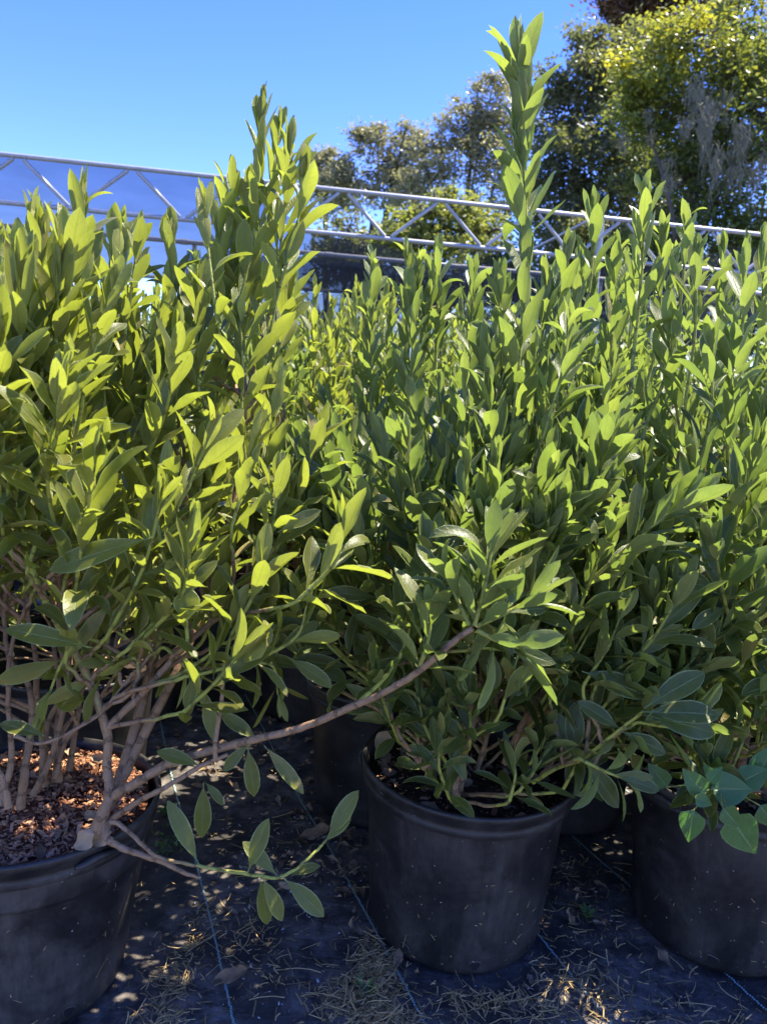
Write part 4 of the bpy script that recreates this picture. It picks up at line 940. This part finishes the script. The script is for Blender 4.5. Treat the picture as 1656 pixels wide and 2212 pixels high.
oak = tree("moss_oak", "big bright green oak at the right with grey moss hanging from its crown", CR_OAK,
     [blob(1560,240,190,150,Zo)+(.12,), blob(1440,190,85,95,Zo-.8)+(.55,), blob(1395,260,55,60,Zo-.8)+(.3,), blob(1480,90,95,60,Zo-1)+(.75,), blob(1600,60,120,90,Zo)+(.3,), blob(1380,150,50,40,Zo-1.2)+(.95,), blob(1640,240,110,110,Zo-1)+(.25,),  # third value: how much sunlit yellow is painted into that blob's leaves
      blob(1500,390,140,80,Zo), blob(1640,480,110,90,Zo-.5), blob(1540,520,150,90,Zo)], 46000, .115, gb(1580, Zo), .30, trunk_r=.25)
for (x, y, w, h) in ((1515,180,30,140), (1535,230,35,170), (1600,270,26,130), (1555,330,22,130), (1480,250,15,70), (1400,270,12,80), (1440,330,14,70), (1640,350,20,120), (1345,300,12,60), (1590,380,16,90)): moss(oak, x, y, Zo-1.9, w*1.2, h, 130)
tree("dark_broadleaf_tree", "tall dark green tree with thin top standing left of the mossy oak", CR_DARK,
     [blob(1268,95,42,38,19), blob(1290,170,80,60,19), blob(1225,250,75,70,19), blob(1310,270,100,80,19), blob(1260,370,120,80,19), blob(1360,420,120,90,19), blob(1200,470,90,70,19), blob(1340,120,60,50,19), blob(1190,180,30,35,19), blob(1200,350,60,60,19), blob(1330,540,160,70,19)], 42000, .13, gb(1280, 19), .33, trunk_r=.22)
tree("rusty_magnolia", "tall tree top with rust brown leaves high behind the oak", CR_RUST,
     [blob(1380,10,70,50,22), blob(1450,-20,110,70,22), blob(1345,40,32,28,22), blob(1400,90,60,60,22), blob(1330,8,22,12,22)], 15000, .17, gb(1430, 22), .33, trunk_r=.25)
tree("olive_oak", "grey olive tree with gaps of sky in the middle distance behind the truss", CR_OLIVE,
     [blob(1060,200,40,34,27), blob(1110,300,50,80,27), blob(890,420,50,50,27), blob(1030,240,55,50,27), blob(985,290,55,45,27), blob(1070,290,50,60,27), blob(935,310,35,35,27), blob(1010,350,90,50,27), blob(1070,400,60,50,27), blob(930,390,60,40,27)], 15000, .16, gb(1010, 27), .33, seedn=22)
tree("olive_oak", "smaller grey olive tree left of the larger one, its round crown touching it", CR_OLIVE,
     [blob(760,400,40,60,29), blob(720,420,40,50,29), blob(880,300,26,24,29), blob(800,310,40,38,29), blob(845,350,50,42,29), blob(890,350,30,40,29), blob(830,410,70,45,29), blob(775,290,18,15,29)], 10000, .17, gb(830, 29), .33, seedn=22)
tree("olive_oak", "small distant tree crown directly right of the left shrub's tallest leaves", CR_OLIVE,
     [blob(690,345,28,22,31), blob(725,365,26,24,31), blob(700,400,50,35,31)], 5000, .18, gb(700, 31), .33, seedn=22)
tree("yellow_shrub_tree", "bright yellow green young tree behind the truss below the olive trees", CR_YEL,
     [blob(950,465,60,42,13.5), blob(1020,470,40,40,13.5), blob(890,485,45,36,13.5), blob(1040,500,60,40,13.5), blob(940,520,80,40,13.5), blob(860,520,60,40,13.5), blob(970,425,16,22,13.5)], 9000, .10, gb(950, 13.5), .18, seedn=20, trunk_r=.07)
dk = [(740, 520, 60, 70, 24), (850, 560, 80, 80, 25), (980, 600, 90, 80, 24), (1120, 560, 90, 90, 22), (1450, 620, 110, 110, 20), (1620, 640, 110, 100, 18), (1260, 620, 100, 90, 20), (620, 690, 80, 60, 30), (450, 720, 80, 50, 32), (280, 730, 90, 45, 33), (110, 720, 90, 45, 33), (1800, 560, 120, 130, 18), (-80, 720, 90, 50, 33)]
dl = ["behind the left end of the sagging cloth", "below the smaller olive tree", "below the larger olive tree", "behind the long leader of the middle shrub", "under the mossy oak", "at the far right under the oak", "below the dark broadleaf tree", "between the left and middle shrubs, far off", "far behind the centre of the left shrub",
      "far behind the left shrub, second from the left edge", "far behind the left edge of the shrubs", "just past the right edge of the frame", "just past the left edge of the frame"]
for (x, y, rx, ry, z), w_ in zip(dk, dl):
    tree("understory_tree", "dark low tree "+w_, CR_DARK, [blob(x, y, rx, ry, z), blob(x-rx*.5, y+ry*.6, rx*.7, ry*.7, z), blob(x+rx*.5, y+ry*.7, rx*.7, ry*.7, z)], 3600, .2, gb(x, z), .4, seedn=26, group="low trees along the far edge of the nursery")
